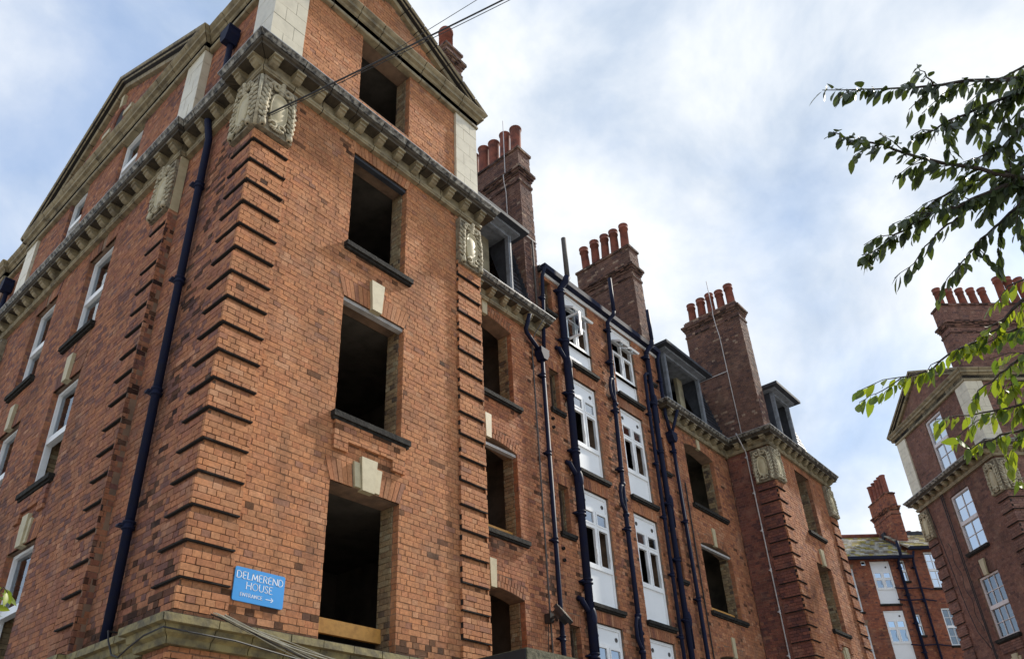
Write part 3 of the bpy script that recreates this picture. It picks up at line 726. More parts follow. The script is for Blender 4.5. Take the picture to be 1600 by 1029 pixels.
# --- left side
HL = [Hole(-5.40, -4.37, z0, z1, flat=.28) for z0, z1 in ((2.2, 4.0), (4.93, 6.74), (7.6, 9.45))] + [Hole(-7.70, -6.69, z0, z1, flat=.28) for z0, z1 in ((2.2, 4.0), (4.93, 6.74), (7.6, 9.45))]
HLA = [Hole(-5.30, -4.45, 10.9, 12.33), Hole(-7.62, -6.77, 10.9, 12.33)]
wl_ = wall_sheet(B, FL, -9.8, -2.25, -1.6, 12.72, HL + HLA)
w0 = wall_sheet(B, FL, -.56, -.075, -1.6, 12.72); wr = wall_sheet(B, FLr, -2.30, -.5, -1.6, 12.72)
wr2 = wall_sheet(B, FLr, -11.2, -9.75, -1.6, 12.72); wall_sheet(B, FL, -11.75, -11.2, -1.6, 12.72)
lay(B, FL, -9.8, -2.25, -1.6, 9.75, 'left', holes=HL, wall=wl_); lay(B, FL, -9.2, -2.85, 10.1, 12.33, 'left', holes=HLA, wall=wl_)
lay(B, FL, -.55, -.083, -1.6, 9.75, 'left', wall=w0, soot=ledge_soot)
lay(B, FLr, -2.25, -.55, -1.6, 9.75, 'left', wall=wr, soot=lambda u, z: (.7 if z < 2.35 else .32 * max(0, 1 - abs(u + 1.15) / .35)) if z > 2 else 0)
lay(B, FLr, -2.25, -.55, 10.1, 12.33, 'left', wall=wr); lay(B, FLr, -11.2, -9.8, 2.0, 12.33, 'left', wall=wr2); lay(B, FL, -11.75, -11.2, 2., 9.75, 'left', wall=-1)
FLs = Frame((0, 2.25, 0), (1, 0, 0)); lay(B, FLs, .0, .14, -1.6, 9.7, 'left', n=0., wall=wl_, soot=lambda u, z: .25)
mb = MB(); mb.fbox(FLs, .012, .14, -.03, -.012, -1.6, 9.72); ob('wall_return', mb, M['mortar'], B)
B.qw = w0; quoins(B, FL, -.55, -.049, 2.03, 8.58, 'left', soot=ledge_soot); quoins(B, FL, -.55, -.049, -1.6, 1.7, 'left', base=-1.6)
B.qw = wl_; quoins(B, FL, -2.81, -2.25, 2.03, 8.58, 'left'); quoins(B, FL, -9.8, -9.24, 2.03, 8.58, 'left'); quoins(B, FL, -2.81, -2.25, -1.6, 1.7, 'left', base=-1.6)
for k, h in enumerate(HL):
    vous_flat(B, FL, h, 'left', skip=(h.c - .09, h.c + .09)); reveals(B, FL, h, pal='left')
    if k % 3 < 2: keystone(B, FL, h.c, h.z1 - .02, h.z1 + .46, w0=.16, w1=.22, triple=k % 3 == 0)
    sill(B, FL, h.u0 - .06, h.u1 + .08, h.z0)
    sash_window(B, FL, h.u0 + .01, h.u1 - .01, h.z0 + .01, h.z1 - .01, n=-.09, gl='glass', lower=k % 3 == 2)
    if k % 3 == 1:
        for a, b, c, d in ((h.u0, h.u1, h.z0 - .35, h.z0 - .12), (h.u0, h.u0 + .2, h.z0 - .5, h.z0 - .35), (h.u1 - .2, h.u1, h.z0 - .5, h.z0 - .35)): lay(B, FL, a, b, c, d, 'left', n=.04, depth=.045, wall=wl_)
for h in HLA: sash_window(B, FL, h.u0 + .01, h.u1 - .01, h.z0 + .01, h.z1 - .01, n=-.06, gl='glass', lower=False); reveals(B, FL, h, pal='left')
# --- cornices
path = [(4.48, 1.3), (4.48, 0), (0, 0), (0, .56), (.09, .56), (.09, 2.25), (0, 2.25), (0, 9.8), (.09, 9.8), (.09, 11.2), (0, 11.2), (0, 11.75)]
nrm = [(1, 0), (0, -1), (-1, 0), (0, 1), (-1, 0), (0, -1), (-1, 0), (0, 1), (-1, 0), (0, -1), (-1, 0)]
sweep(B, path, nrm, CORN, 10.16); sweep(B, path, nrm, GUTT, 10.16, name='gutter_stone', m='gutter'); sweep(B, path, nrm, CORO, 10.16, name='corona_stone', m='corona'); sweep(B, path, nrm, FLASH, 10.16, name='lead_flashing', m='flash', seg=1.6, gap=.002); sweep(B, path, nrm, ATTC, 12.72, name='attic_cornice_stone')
sweep(B, path, nrm, LEDGE, 2.03, name='ledge_stone', m='ledge', seg=.42, gap=.005)
ZC = 10.16
modrow(B, FR, .09, 4.40, ZC, n=.072); modrow(B, FL, -.47, -.08, ZC, n=.072); modrow(B, FLr, -2.05, -.85, ZC, n=.072); modrow(B, FL, -9.7, -2.33, ZC, n=.072); modrow(B, FLr, -11.0, -10.0, ZC, n=.072)
mb = MB(); mb.tube([(-.012, -.012, 8.63), (-.012, -.012, 9.62)], .030, 8); ob('corner_bead', mb, M['carve'], B, True)
for F, u in ((FR, .28), (FR, 4.2), (FL, -.28), (FL, -2.53), (FL, -9.52)): cartouche(B, F, u, 9.13, n=.05)
mb = MB(); mb.fbox(FLs, .004, .13, -.02, .012, 8.61, 9.72); ob('stone_return', mb, M['keystone'], B)
stone_pilaster(B, [(FR, 0, .56)], 10.16, 12.33, .05); stone_pilaster(B, [(FR, 3.92, 4.48)], 10.16, 12.33, .05)
stone_pilaster(B, [(FL, -.55, -.056)], 10.16, 12.33, .05)
stone_pilaster(B, [(FL, -2.81, -2.25), (FL, -9.8, -9.24)], 10.16, 12.33, .05); stone_pilaster(B, [(FLs, .003, .14)], 10.16, 12.33, .006)
# --- pediments
def pediment(F, ua, ub, z, zap, pal, hole=None):
    c = (ua + ub) / 2; sl = (zap - z) / (c - ua + .18)
    wall_sheet(B, F, 0, 0, 0, 0, limit_poly=[(ua, z - .03), (ub, z - .03), (c, z + (c - ua) * sl - .12)], name='tympanum')
    lay(B, F, ua, ub, z, zap, pal, limit=lambda zz: (ua + (zz - z + .16) / sl, ub - (zz - z + .16) / sl) if zz < zap - .25 else None, holes=[hole] if hole else [], wall=-1)
    rake(B, F, ua - .18, z, c, zap, n=.05); rake(B, F, ub + .18, z, c, zap, n=.05)
pediment(FR, 0, 4.48, 12.72, 14.10, 'front'); pediment(FL, -9.8, -2.25, 12.72, 14.82, 'left')
G = FL; oc, ozz = -6.03, 13.55
mb = MB(); S = 20
mb.fprism(G, [(oc + .22 * math.cos(2 * math.pi * i / S), ozz + .40 * math.sin(2 * math.pi * i / S)) for i in range(S)], -.02, .008); ob('oval_dark_plate', mb, M['blackfelt'], B)  # flat dark plate, no hole: the opening's darkness is put into its colour
mb = MB(); pts = [G.P(oc + .27 * math.cos(2 * math.pi * i / 24), .0, ozz + .46 * math.sin(2 * math.pi * i / 24)) for i in range(25)]; mb.tube(pts, .05, 6, False); ob('oval_surround', mb, M['brick_piece'], B).color = (.22, .09, .06, 1)
for du, dz, w, h in ((0, .62, .12, .34), (0, -.62, .12, .34), (-.48, 0, .36, .12), (.48, 0, .36, .12)):
    mb = MB(); mb.fprism(G, [(oc + du - w / 2, ozz + dz - h / 2), (oc + du + w / 2, ozz + dz - h / 2), (oc + du + w / 2 * (1.2 if dz > 0 else 1), ozz + dz + h / 2), (oc + du - w / 2 * (1.2 if dz > 0 else 1), ozz + dz + h / 2)], -.02, .07); ob('keystone', mb, M['keystone'], B)
def solid(name, m, parent, *boxes):
    for a, b in boxes:
        mb = MB(); mb.box(a, b); o = ob(name, mb, M[m], parent)
    return o
Fb = Frame((0, .36, 0), (1, 0, 0)); mb = MB(); mb.fprism(Fb, [(.0, 12.70), (4.48, 12.70), (2.24, 13.95)], -5.5, 0); ob('roof', mb, M['slate'], B, attr=True)
Fb2 = Frame((.36, 0, 0), (0, -1, 0)); mb = MB(); mb.cur = (.03, .034, .045); mb.fprism(Fb2, [(-9.8, 12.70), (-2.25, 12.70), (-6.03, 14.65)], -5, 0); ob('roof', mb, M['slate'], B, attr=True)
chimney(B, 4.24, 4.70, .56, 2.0, 12.3, 15.30, neck=.40, npots=0)
for yy in (.72, 1.22):
    mb = MB(); pf = [(.15, 0), (.13, .06), (.13, .30)]
    for i in range(5): pf += [(.16, .31 + i * .07), (.12, .35 + i * .07)]
    pf += [(.17, .68), (.17, .74), (.14, .80), (.09, .82)]; mb.lathe((4.47, yy + .08, 15.33), pf, 16); ob('louvred_chimney_pot', mb, M['pot'], B)
# --- recessed middle
HC = []
def bayholes(a, b): return [Hole(a, b, z0, z1, arch=.11, ring=.22) for z0, z1 in ((2.03, 3.72), (4.80, 6.50), (7.55, 9.27))]
HB1, HB2 = bayholes(5.2, 6.83), bayholes(13.87, 15.5)
ROWS = [(1.20, 3.72), (4.06, 6.48), (6.87, 9.17)]
HAw = [Hole(8.85, 9.83, a, b, flat=.22, splay=.03) for a, b in ROWS]; HBw = [Hole(10.82, 11.82, a, b, flat=.22, splay=.03) for a, b in ROWS]
HN = [Hole(8.06, 8.40, a, b, flat=.2, splay=.02) for a, b in ((2.55, 3.53), (5.29, 6.31), (8.02, 9.02))]; HNr = [Hole(12.42, 12.76, h.z0, h.z1, flat=.2, splay=.02) for h in HN]
low = HB1 + HB2 + HAw + HBw + HN + HNr + [Hole(8.85, 9.83, 9.55, 10.10), Hole(10.82, 11.82, 9.55, 10.10)]
wc = wall_sheet(B, FC, 4.48, 16.47, -1.6, 10.08, low)
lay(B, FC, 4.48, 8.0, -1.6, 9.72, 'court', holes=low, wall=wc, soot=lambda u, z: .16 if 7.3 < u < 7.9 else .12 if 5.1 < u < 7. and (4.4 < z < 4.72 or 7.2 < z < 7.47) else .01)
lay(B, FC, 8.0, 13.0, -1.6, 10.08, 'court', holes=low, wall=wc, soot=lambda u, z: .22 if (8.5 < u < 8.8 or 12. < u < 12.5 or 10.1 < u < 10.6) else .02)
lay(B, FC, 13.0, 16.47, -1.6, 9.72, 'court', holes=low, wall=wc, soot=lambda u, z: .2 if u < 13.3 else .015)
up = [Hole(8.85, 9.83, 9.52, 11.55), Hole(10.82, 11.82, 9.52, 11.55), Hole(8.12, 8.40, 10.6, 11.5), Hole(12.42, 12.72, 10.6, 11.5)]
HCu = [Hole(h.u0, h.u1, max(h.z0, 10.08), h.z1) for h in up]
# the two top windows start below the joint of the sheets
wu = wall_sheet(B, FC, 8.04, 13.0, 10.08, 11.62, HCu)
lay(B, FC, 8.04, 12.98, 10.08, 11.58, 'court', holes=HCu, wall=wu, soot=lambda u, z: .08)
for h in HB1 + HB2: vous_arch(B, FC, h, 'court'); reveals(B, FC, h, pal='court'); sill(B, FC, h.u0 - .08, h.u1 + .17, h.z0); keystone(B, FC, h.c, h.z1 + h.arch - .03, h.z1 + h.arch + .46, w0=.14, w1=.17, out=.03)
for h in HAw + HBw + HN + HNr: vous_flat(B, FC, h, 'court')
for h in HN + HNr + HCu[2:]: reveals(B, FC, h, pal='court'); sill(B, FC, h.u0 - .05, h.u1 + .09, h.z0, out=.07, th=.07)
for F_, cc in ((FC, HAw), (FC, HBw)):
    for h in cc:
        sill(B, F_, h.u0 - .05, h.u1 + .10, h.z0, out=.09, th=.07)
        court_window(B, F_, h.u0 + .01, h.u1 - .01, h.z0 + .005, h.z1 - .01)
for k, (a, b) in enumerate(((8.85, 9.83), (10.82, 11.82))):
    court_window(B, FC, a + .01, b - .01, 9.555, 11.54, top=.36, style=1 + k, vents=1, small=.34, cas=.66, n=-.05)
    sill(B, FC, a - .05, b + .10, 9.55, out=.10, th=.07)
for h in HCu[2:] + HN + HNr:
    fr = MB(); frame_win(fr, FC, h.u0 + .005, h.u1 - .005, h.z0, h.z1, -.16, .04, .06); fr.fbox(FC, h.c - .015, h.c + .015, -.22, -.17, h.z0 + .04, h.z1 - .04); ob('window', fr, M['oldwood'], B)
for h in HB1[1:2] + HB2[1:2]: mb = MB(); mb.fbox(FC, h.u0, h.u1, -.25, -.19, h.z0 + .02, h.z0 + .20); ob('timber_board', mb, M['timber'], B)
mb = MB(); mb.fbox(FR, 1.69, 2.81, -.30, -.25, 2.23, 2.40); ob('timber_board', mb, M['timber'], B)
mb = MB(); mb.fbox(FR, 1.70, 2.80, -.20, -.02, 4.886, 4.92); ob('timber_board', mb, M['timber'], B)
for h, z in ((HW[1], 6.74), (HW[2], 9.5), (HB1[1], 6.5), (HB2[1], 6.5)):
    mb = MB(); F_ = FR if h in HW else FC; mb.fbox(F_, h.u0, h.u1, -.12, -.03, z - .055, z); ob('lintel_strip', mb, M['fadedstrip' if h is not HW[2] else 'lead'], B)
sweep(B, [(4.48, 1.25), (7.72, 1.25), (7.72, 1.36)], [(0, -1), (1, 0)], CORN, 10.08); sweep(B, [(4.48, 1.25), (7.72, 1.25), (7.72, 1.36)], [(0, -1), (1, 0)], GUTT, 10.08, name='gutter_stone', m='gutter'); sweep(B, [(4.48, 1.25), (7.72, 1.25), (7.72, 1.36)], [(0, -1), (1, 0)], CORO, 10.08, name='corona_stone', m='corona'); sweep(B, [(4.48, 1.25), (7.72, 1.25), (7.72, 1.36)], [(0, -1), (1, 0)], FLASH, 10.08, name='lead_flashing', m='flash', seg=1.6, gap=.002); sweep(B, [(12.98, 1.36), (12.98, 1.25), (16.42, 1.25)], [(-1, 0), (0, -1)], CORN, 10.08); sweep(B, [(12.98, 1.36), (12.98, 1.25), (16.42, 1.25)], [(-1, 0), (0, -1)], GUTT, 10.08, name='gutter_stone', m='gutter'); sweep(B, [(12.98, 1.36), (12.98, 1.25), (16.42, 1.25)], [(-1, 0), (0, -1)], CORO, 10.08, name='corona_stone', m='corona'); sweep(B, [(12.98, 1.36), (12.98, 1.25), (16.42, 1.25)], [(-1, 0), (0, -1)], FLASH, 10.08, name='lead_flashing', m='flash', seg=1.6, gap=.002)
FCc = Frame((0, 1.25, 0), (1, 0, 0)); modrow(B, FCc, 4.9, 7.66, 10.08); modrow(B, FCc, 13.05, 15.9, 10.08)
solid('eaves_gutter', 'roofedge', B, ((8.0, 1.12, 11.63), (13.06, 1.27, 11.77))); solid('fascia_board', 'upvc', B, ((8.05, 1.255, 11.56), (13.02, 1.295, 11.64)))
solid('roof', 'blackfelt', B, ((8.0, 1.28, 11.65), (13.04, 5.8, 11.80)), ((4.4, 2.0, 12.30), (8.0, 5.8, 12.42)), ((13.04, 2.0, 12.30), (21., 5.8, 12.42)))
for x, s in ((8.04, -1), (13.0, 1)):
    F_ = Frame((x, 1.3, 0), (0, s, 0))
    wall_sheet(B, F_, -2.5 if s < 0 else .3, -.3 if s < 0 else 2.5, 10.0, 11.64); lay(B, F_, -2.5 if s < 0 else 0, 0 if s < 0 else 2.5, 10.0, 11.6, 'court')
def dormer(x0, x1, y, z0, z1, ov=.30, face='dormer', cheek=.55):
    mb = MB(); F_ = Frame((0, y, 0), (1, 0, 0))
    mb.fbox(F_, x0, x0 + .10, -.10, 0, z0, z1); mb.fbox(F_, x1 - .10, x1, -.10, 0, z0, z1); mb.fbox(F_, x0 + .10, x1 - .10, -.10, 0, z1 - .08, z1); mb.fbox(F_, x0 + .1, x1 - .1, -.10, 0, z0, z0 + .05)
    mb.fbox(F_, x0 + .03, x0 + .06, 0, .014, z0, z1); mb.fbox(F_, x1 - .06, x1 - .03, 0, .014, z0, z1)
    d = ob('dormer', mb, M[face], B)
    r = MB(); r.box((x0 - ov, y - ov, z1 + .06), (x1 + ov, y + 1.2, z1 + .15)); ob('dormer_roof', r, M['lead'], d)
    r = MB(); r.box((x0 - ov * .5, y - ov * .5, z1), (x1 + ov * .5, y + 1.2, z1 + .06)); ob('dormer_fascia', r, M[face], d)
    for x in (x0, x1 - .04):
        c = MB(); G_ = Frame((x + .04, y + .1, 0), (0, 1, 0)); c.fprism(G_, [(0, z0), (.05, z0), (cheek, z1), (0, z1)], -.04, 0.); ob('dormer_cheek', c, M['lead'], d)
    i = MB(); i.box((x1 - .55, y + .45, z0), (x1 - .25, y + .55, z1)); ob('plaster_panel', i, M['plaster'], d)
    i = MB(); i.tube([(x0 + .3, y + .5, z1), (x0 + .9, y + .8, z0 + .1)], .05, 6); i.tube([(x0 + .2, y + .9, z0 + .2), (x1 - .3, y + .9, z0 + .75)], .06, 6); ob('broken_rafter', i, M['oldwood'], d)
    b_ = MB(); b_.box((x0, y + 1.2, z0), (x1, y + 1.28, z1)); ob('room_back', b_, M['room'], d)
dormer(5.2, 6.98, 1.27, 10.28, 12.0); dormer(13.52, 15.55, 1.27, 10.28, 12.0); dormer(17.95, 19.15, .05, 10.28, 12.06)
def mans(x0, x1, y0, z0=10.2, z1=12.35, dy=.56, cols=6):
    slates(B, [(x0, y0, z0), (x1, y0, z0), (x1, y0 + dy, z1), (x0, y0 + dy, z1)], 13, cols, 'slate_slope', 'slate', slatecol)
mans(4.48, 5.2, 1.32, cols=3); mans(6.98, 7.57, 1.32, cols=3); mans(13.0, 13.52, 1.32, cols=2); mans(15.55, 16.75, 1.32, cols=5); mans(17.28, 17.95, .1, cols=3); mans(19.15, 20.6, .1, cols=6)
for x0, x1, y in ((5.2, 6.98, 1.32), (13.52, 15.55, 1.32), (17.95, 19.15, .1)): slates(B, [(x0, y + .5, 12.15), (x1, y + .5, 12.15), (x1, y + .56, 12.35), (x0, y + .56, 12.35)], 2, 5, 'slate_slope', 'slate', slatecol)
solid('mansard_side', 'lead', B, ((16.95, 2.0, 10.1), (17.05, 5.8, 12.3)), ((20.85, .7, 10.1), (20.9, 5.8, 12.3)))
Fp = Frame((20.9, 0, 0), (0, 1, 0)); mb = MB(); mb.fprism(Fp, [(.02, 10.15), (.9, 10.15), (.9, 12.0), (.62, 12.0), (.40, 11.2), (.14, 10.55)], -.32, 0.); ob('raking_parapet', mb, M['keystone'], B)
# chimneys of the main block, lightning conductors, stepped flashing
c1 = chimney(B, 7.57, 8.03, 1.36, 3.30, 10.0, 15.40, neck=.80, band=False, poth=1.02, potr=.15)
c2 = chimney(B, 12.62, 13.10, 1.37, 3.25, 11.6, 15.40, neck=.80, poth=1.02)
c3 = chimney(B, 16.74, 17.27, .10, 1.96, 10.0, 14.92, pal='chim', neck=.22, poth=.85, crown=False)
def flashing(x, y0, z0, y1, z1, k=11):
    mb = MB()
    for i in range(k):
        t0, t1 = i / k, (i + 1) / k
        mb.box((x - .014, y0 + (y1 - y0) * t0 - .06, z0 + (z1 - z0) * t0 - .04), (x - .003, y0 + (y1 - y0) * t1 + .02, z0 + (z1 - z0) * t1 - .05))
    ob('stepped_flashing', mb, M['lead'], B)
flashing(7.57, 1.36, 10.5, 1.80, 12.25); flashing(16.74, 1.40, 10.5, 1.85, 12.2)
pipe(B, [(7.55, 1.77, 10.4), (7.54, 1.78, 14.1), (7.47, 1.77, 14.35), (7.45, 1.77, 14.6), (7.53, 1.77, 14.7), (7.53, 1.75, 16.6)], .011, 'lightning_conductor', 'tape', seg=6)
pipe(B, [(7.55, 1.78, 12.55), (7.55, 1.345, 12.5), (7.62, 1.345, 12.5), (8.05, 1.345, 12.5)], .014, 'lightning_conductor', 'tape', seg=6)
pipe(B, [(7.85, 1.33, 12.45), (7.85, 1.33, 10.1)], .022, 'conduit', 'greypipe', seg=6)
pipe(B, [(16.72, .80, 10.2), (16.72, .84, 13.9), (16.66, .86, 14.3), (16.62, .87, 14.7), (16.68, .87, 14.95), (16.68, .88, 16.1)], .014, 'lightning_conductor', 'tape', seg=6)
pipe(B, [(16.72, .82, 12.6), (16.72, 1.85, 12.6)], .014, 'lightning_conductor', 'tape', seg=6)
pipe(B, [(16.43, .68, -1.5), (16.43, .68, 9.66), (16.10, .68, 10.0), (16.10, .72, 10.16), (16.70, .80, 10.25)], .018, 'lightning_conductor', 'tape', collars=[(16.43, .68, z) for z in zs(0, 9.5, 1.1)], cr=1.5, seg=6)
# --- far pavilion
B.qw = wall_sheet(B, FS, -1.29, -.08, -1.6, 10.1); wfs = B.qw
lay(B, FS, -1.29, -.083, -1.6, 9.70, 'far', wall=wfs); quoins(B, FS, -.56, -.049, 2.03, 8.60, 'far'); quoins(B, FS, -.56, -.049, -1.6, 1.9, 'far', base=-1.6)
HF = [Hole(18.20, 19.27, 2.03, 3.95, flat=.30), Hole(18.20, 19.27, 4.82, 6.68, flat=.30), Hole(18.20, 19.27, 7.58, 9.50, flat=.22, splay=.05)]
B.qw = wall_sheet(B, FR, 16.495, 20.93, -1.6, 10.12, HF)
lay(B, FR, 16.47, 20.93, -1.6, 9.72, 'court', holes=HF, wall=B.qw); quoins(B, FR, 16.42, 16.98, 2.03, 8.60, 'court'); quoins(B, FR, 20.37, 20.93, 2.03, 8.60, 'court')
for h in HF: vous_flat(B, FR, h, 'court', skip=(h.c - .1, h.c + .1) if h.z1 < 9 else None); reveals(B, FR, h, pal='court')
for h in HF[:2]: keystone(B, FR, h.c, h.z1 - .02, h.z1 + .46, w0=.17, w1=.24, triple=h.z1 < 5)
for h in HF[1:]: sill(B, FR, h.u0 - .07, h.u1 + .10, h.z0)
for a, b, c, d in ((18.22, 19.27, 4.45, 4.70), (18.22, 18.42, 4.30, 4.45), (19.07, 19.27, 4.30, 4.45)): lay(B, FR, a, b, c, d, 'court', n=.045, depth=.05)
pf = [(16.42, 1.25), (16.42, 0), (20.98, 0), (20.98, 3)]; pn = [(-1, 0), (0, -1), (1, 0)]
sweep(B, pf, pn, CORN, 10.12); sweep(B, pf, pn, GUTT, 10.12, name='gutter_stone', m='gutter'); sweep(B, pf, pn, CORO, 10.12, name='corona_stone', m='corona'); sweep(B, pf, pn, FLASH, 10.12, name='lead_flashing', m='flash', seg=1.6, gap=.002); sweep(B, pf, pn, LEDGE, 2.03, name='ledge_stone', m='ledge')
modrow(B, FR, 16.5, 20.9, 10.12, n=.072); modrow(B, FS, -.85, -.08, 10.12, n=.072)
for F_, u in ((FR, 16.70), (FR, 20.65), (FS, -.28)): cartouche(B, F_, u, 9.12, n=.05)
F5 = Frame((20.93, 0, 0), (0, 1, 0)); wall_sheet(B, F5, .06, 6, -1.6, 10.1); lay(B, F5, 0.01, 6, 0, 9.7, 'far')
# --- inside and behind
for z in (1.0, 3.99, 6.76, 9.54):
    solid('floor_slab', 'slab', B, ((.30, .42, z), (4.1, 11.2, z + .16)), ((4.1, 1.66, z), (16.6, 5.8, z + .16)), ((16.6, .42, z), (20.6, 5.8, z + .16)))
solid('floor_slab', 'slab', B, ((.30, .42, 12.40), (4.1, 11.2, 12.52)))
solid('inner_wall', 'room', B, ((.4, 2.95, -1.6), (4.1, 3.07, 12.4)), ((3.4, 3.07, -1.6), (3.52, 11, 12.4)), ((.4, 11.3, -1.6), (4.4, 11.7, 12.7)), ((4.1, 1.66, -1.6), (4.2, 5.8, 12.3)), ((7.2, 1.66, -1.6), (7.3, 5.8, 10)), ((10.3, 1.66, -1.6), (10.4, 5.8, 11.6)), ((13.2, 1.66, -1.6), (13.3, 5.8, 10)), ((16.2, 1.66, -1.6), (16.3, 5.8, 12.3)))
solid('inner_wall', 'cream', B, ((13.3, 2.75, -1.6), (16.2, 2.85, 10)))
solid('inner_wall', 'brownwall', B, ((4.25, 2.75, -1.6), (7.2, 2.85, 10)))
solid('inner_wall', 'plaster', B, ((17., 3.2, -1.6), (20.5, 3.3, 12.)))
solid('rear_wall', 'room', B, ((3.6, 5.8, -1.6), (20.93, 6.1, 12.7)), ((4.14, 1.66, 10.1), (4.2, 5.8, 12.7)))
# --- pipes on the recessed wall
Y = 1.20
p = pipe(B, [(8.62, Y, -1.6), (8.62, Y, 11.38), (8.66, 1.06, 11.55), (8.68, 1.0, 11.68)], .082, 'soil_pipe', collars=[(8.62, Y, z) for z in zs(-1, 11.3, 1.38)])
pipe(B, [(8.68, 1.0, 11.66), (8.68, 1.0, 12.85)], .062, 'vent_pipe', 'greypipe')
for z in (9.65, 6.85, 4.05):
    mb = MB(); mb.tube([(8.62, Y, z - .28), (8.40, Y + .02, z - .02), (8.38, Y + .09, z + .02)], .055, 8); mb.ell((8.64, Y - .05, z - .32), (.085, .06, .19), 10, 6); mb.tube([(8.74, Y - .02, z - .95), (8.74, Y - .02, z - .25)], .022, 6); ob('pipe_junction', mb, M['pipe'], p, True)
p = pipe(B, [(10.30, Y, -1.6), (10.32, Y, 6.3), (10.33, Y, 6.7), (10.45, Y, 9.2), (10.47, Y, 9.6), (10.58, Y, 11.45), (10.62, 1.03, 11.62), (10.62, 1.0, 11.72)], .052, 'soil_pipe', collars=[(10.31, Y, 3.1), (10.33, Y, 5.9), (10.33, Y, 7.3), (10.45, Y, 8.85), (10.47, Y, 10.2), (10.57, Y, 11.2)], cr=1.5)
pipe(B, [(10.62, 1.0, 11.70), (10.62, 1.0, 12.75)], .05, 'vent_pipe', 'pipe')
for x, z in ((10.46, 9.3), (10.33, 6.5), (10.30, 3.6)):
    mb = MB(); mb.tube([(x, Y - .02, z + .42), (x - .12, Y - .03, z + .36), (x - .17, Y - .03, z + .22), (x - .17, Y - .03, z - .02), (x - .10, Y - .03, z - .16), (x, Y - .02, z - .24)], .040, 8)
    mb.tube([(x, Y, z + .2), (x + .16, Y + .03, z + .12), (x + .17, Y + .09, z + .10)], .034, 8); mb.lathe((x, Y, z - .3), [(.07, 0), (.075, .03), (.07, .06)], 10); mb.lathe((x, Y, z + .42), [(.07, 0), (.075, .03), (.07, .06)], 10); ob('pipe_junction', mb, M['pipe'], p, True)
p = pipe(B, [(12.30, Y, -1.6), (12.34, Y, 9.0), (12.38, Y, 11.40), (12.42, 1.03, 11.6), (12.42, 1.0, 11.72)], .066, 'soil_pipe', collars=[(12.33, Y, z) for z in zs(-1, 11.2, 1.38)])
pipe(B, [(12.42, 1.0, 11.70), (12.42, 1.0, 12.7)], .05, 'vent_pipe', 'pipe')
for z in (9.9, 7.1, 4.3): mb = MB(); mb.ell((12.36, Y - .05, z), (.075, .06, .2), 10, 6); mb.tube([(12.46, Y - .02, z - .6), (12.46, Y - .02, z + .2)], .02, 6); ob('pipe_junction', mb, M['pipe'], p, True)
pipe(B, [(11.90, Y, -1.6), (12.06, Y, 9.6), (12.10, Y, 10.55), (12.2, Y, 10.66), (12.3, Y, 10.68)], .042, 'waste_pipe', collars=[(11.92 + .0148 * z, Y, z) for z in zs(-1, 10, 1.38, .6)])
def hopper(x, y, z, w=.13):
    mb = MB(); G_ = Frame((x, y, 0), (1, 0, 0)); mb.fprism(G_, [(-w * .45, z - .24), (w * .45, z - .24), (w, z - .10), (w, z), (w * 1.08, z), (w * 1.08, z + .03), (-w * 1.08, z + .03), (-w * 1.08, z), (-w, z), (-w, z - .10)], -.09, .10); ob('rain_hopper', mb, M['pipe'], B)
hopper(7.72, Y, 9.22); hopper(13.05, Y, 9.20)
pipe(B, [(7.72, Y, 9.05), (7.68, Y, -1.6)], .046, collars=[(7.70, Y, z) for z in zs(-1, 8.6, 1.8)]); pipe(B, [(8.0, 1.14, 11.63), (7.96, Y, 11.4), (7.90, Y, 10.4), (7.80, Y, 9.24)], .042, collars=[(7.92, Y, 10.75)])
pipe(B, [(7.20, 1.05, 9.85), (7.22, Y, 9.55), (7.26, Y, 9.45), (7.62, Y, 9.22)], .046); pipe(B, [(7.48, 1.27, 9.0), (7.47, 1.27, -1.5)], .017, 'conduit', 'greypipe', seg=6)
pipe(B, [(7.62, 1.0, 9.9), (7.55, 1.2, 9.62), (7.5, 1.27, 9.4), (7.48, 1.27, 9.0)], .012, 'conduit', 'greypipe', seg=6)
pipe(B, [(12.98, 1.14, 11.63), (12.95, Y, 11.4), (12.90, Y, 9.7), (13.02, Y, 9.24)], .044, collars=[(12.93, Y, 10.75)]); pipe(B, [(13.05, Y, 9.05), (13.08, Y, -1.6)], .048, collars=[(13.06, Y, z) for z in zs(-1, 8.7, 1.9)])
pipe(B, [(13.22, 1.0, 9.9), (13.22, Y - .05, 9.55), (13.1, Y, 9.25)], .042, 'drain_pipe', 'pipe')
pipe(B, [(13.52, 1.27, 8.0), (13.50, 1.27, 6.0), (13.50, 1.27, -1.2)], .016, 'conduit', 'cable', seg=6)
for z in (7.75, 7.55, 4.95, 4.72, 2.3):
    mb = MB(); mb.lathe((8.05, 1.31, z), [(.035, 0), (.035, .05), (.022, .055), (.022, .01)], 10, V3((0, -1, 0))); ob('pipe_stub', mb, M['soot'], B)
# left side downpipe
pipe(B, [(.06, 1.50, 2.05), (.06, 1.50, 9.55), (-.02, 1.48, 9.9)], .055, collars=[(.06, 1.50, z) for z in zs(2.3, 9.5, 1.75, .9)]); pipe(B, [(.05, 1.40, 10.2), (.05, 1.40, 11.75)], .05)
for yy, zz in ((1.40, 11.95), (10.75, 11.95)):
    mb = MB(); G_ = Frame((.07, yy, 0), (0, -1, 0)); w = .13
    mb.fprism(G_, [(-w * .5, zz - .28), (w * .5, zz - .28), (w, zz - .12), (w, zz), (w * 1.1, zz + .01), (w * 1.1, zz + .05), (-w * 1.1, zz + .05), (-w * 1.1, zz + .01), (-w, zz), (-w, zz - .12)], -.05, .16); ob('rain_hopper', mb, M['pipe'], B)
pipe(B, [(.05, 10.75, 10.2), (.05, 10.75, 11.75)], .05)
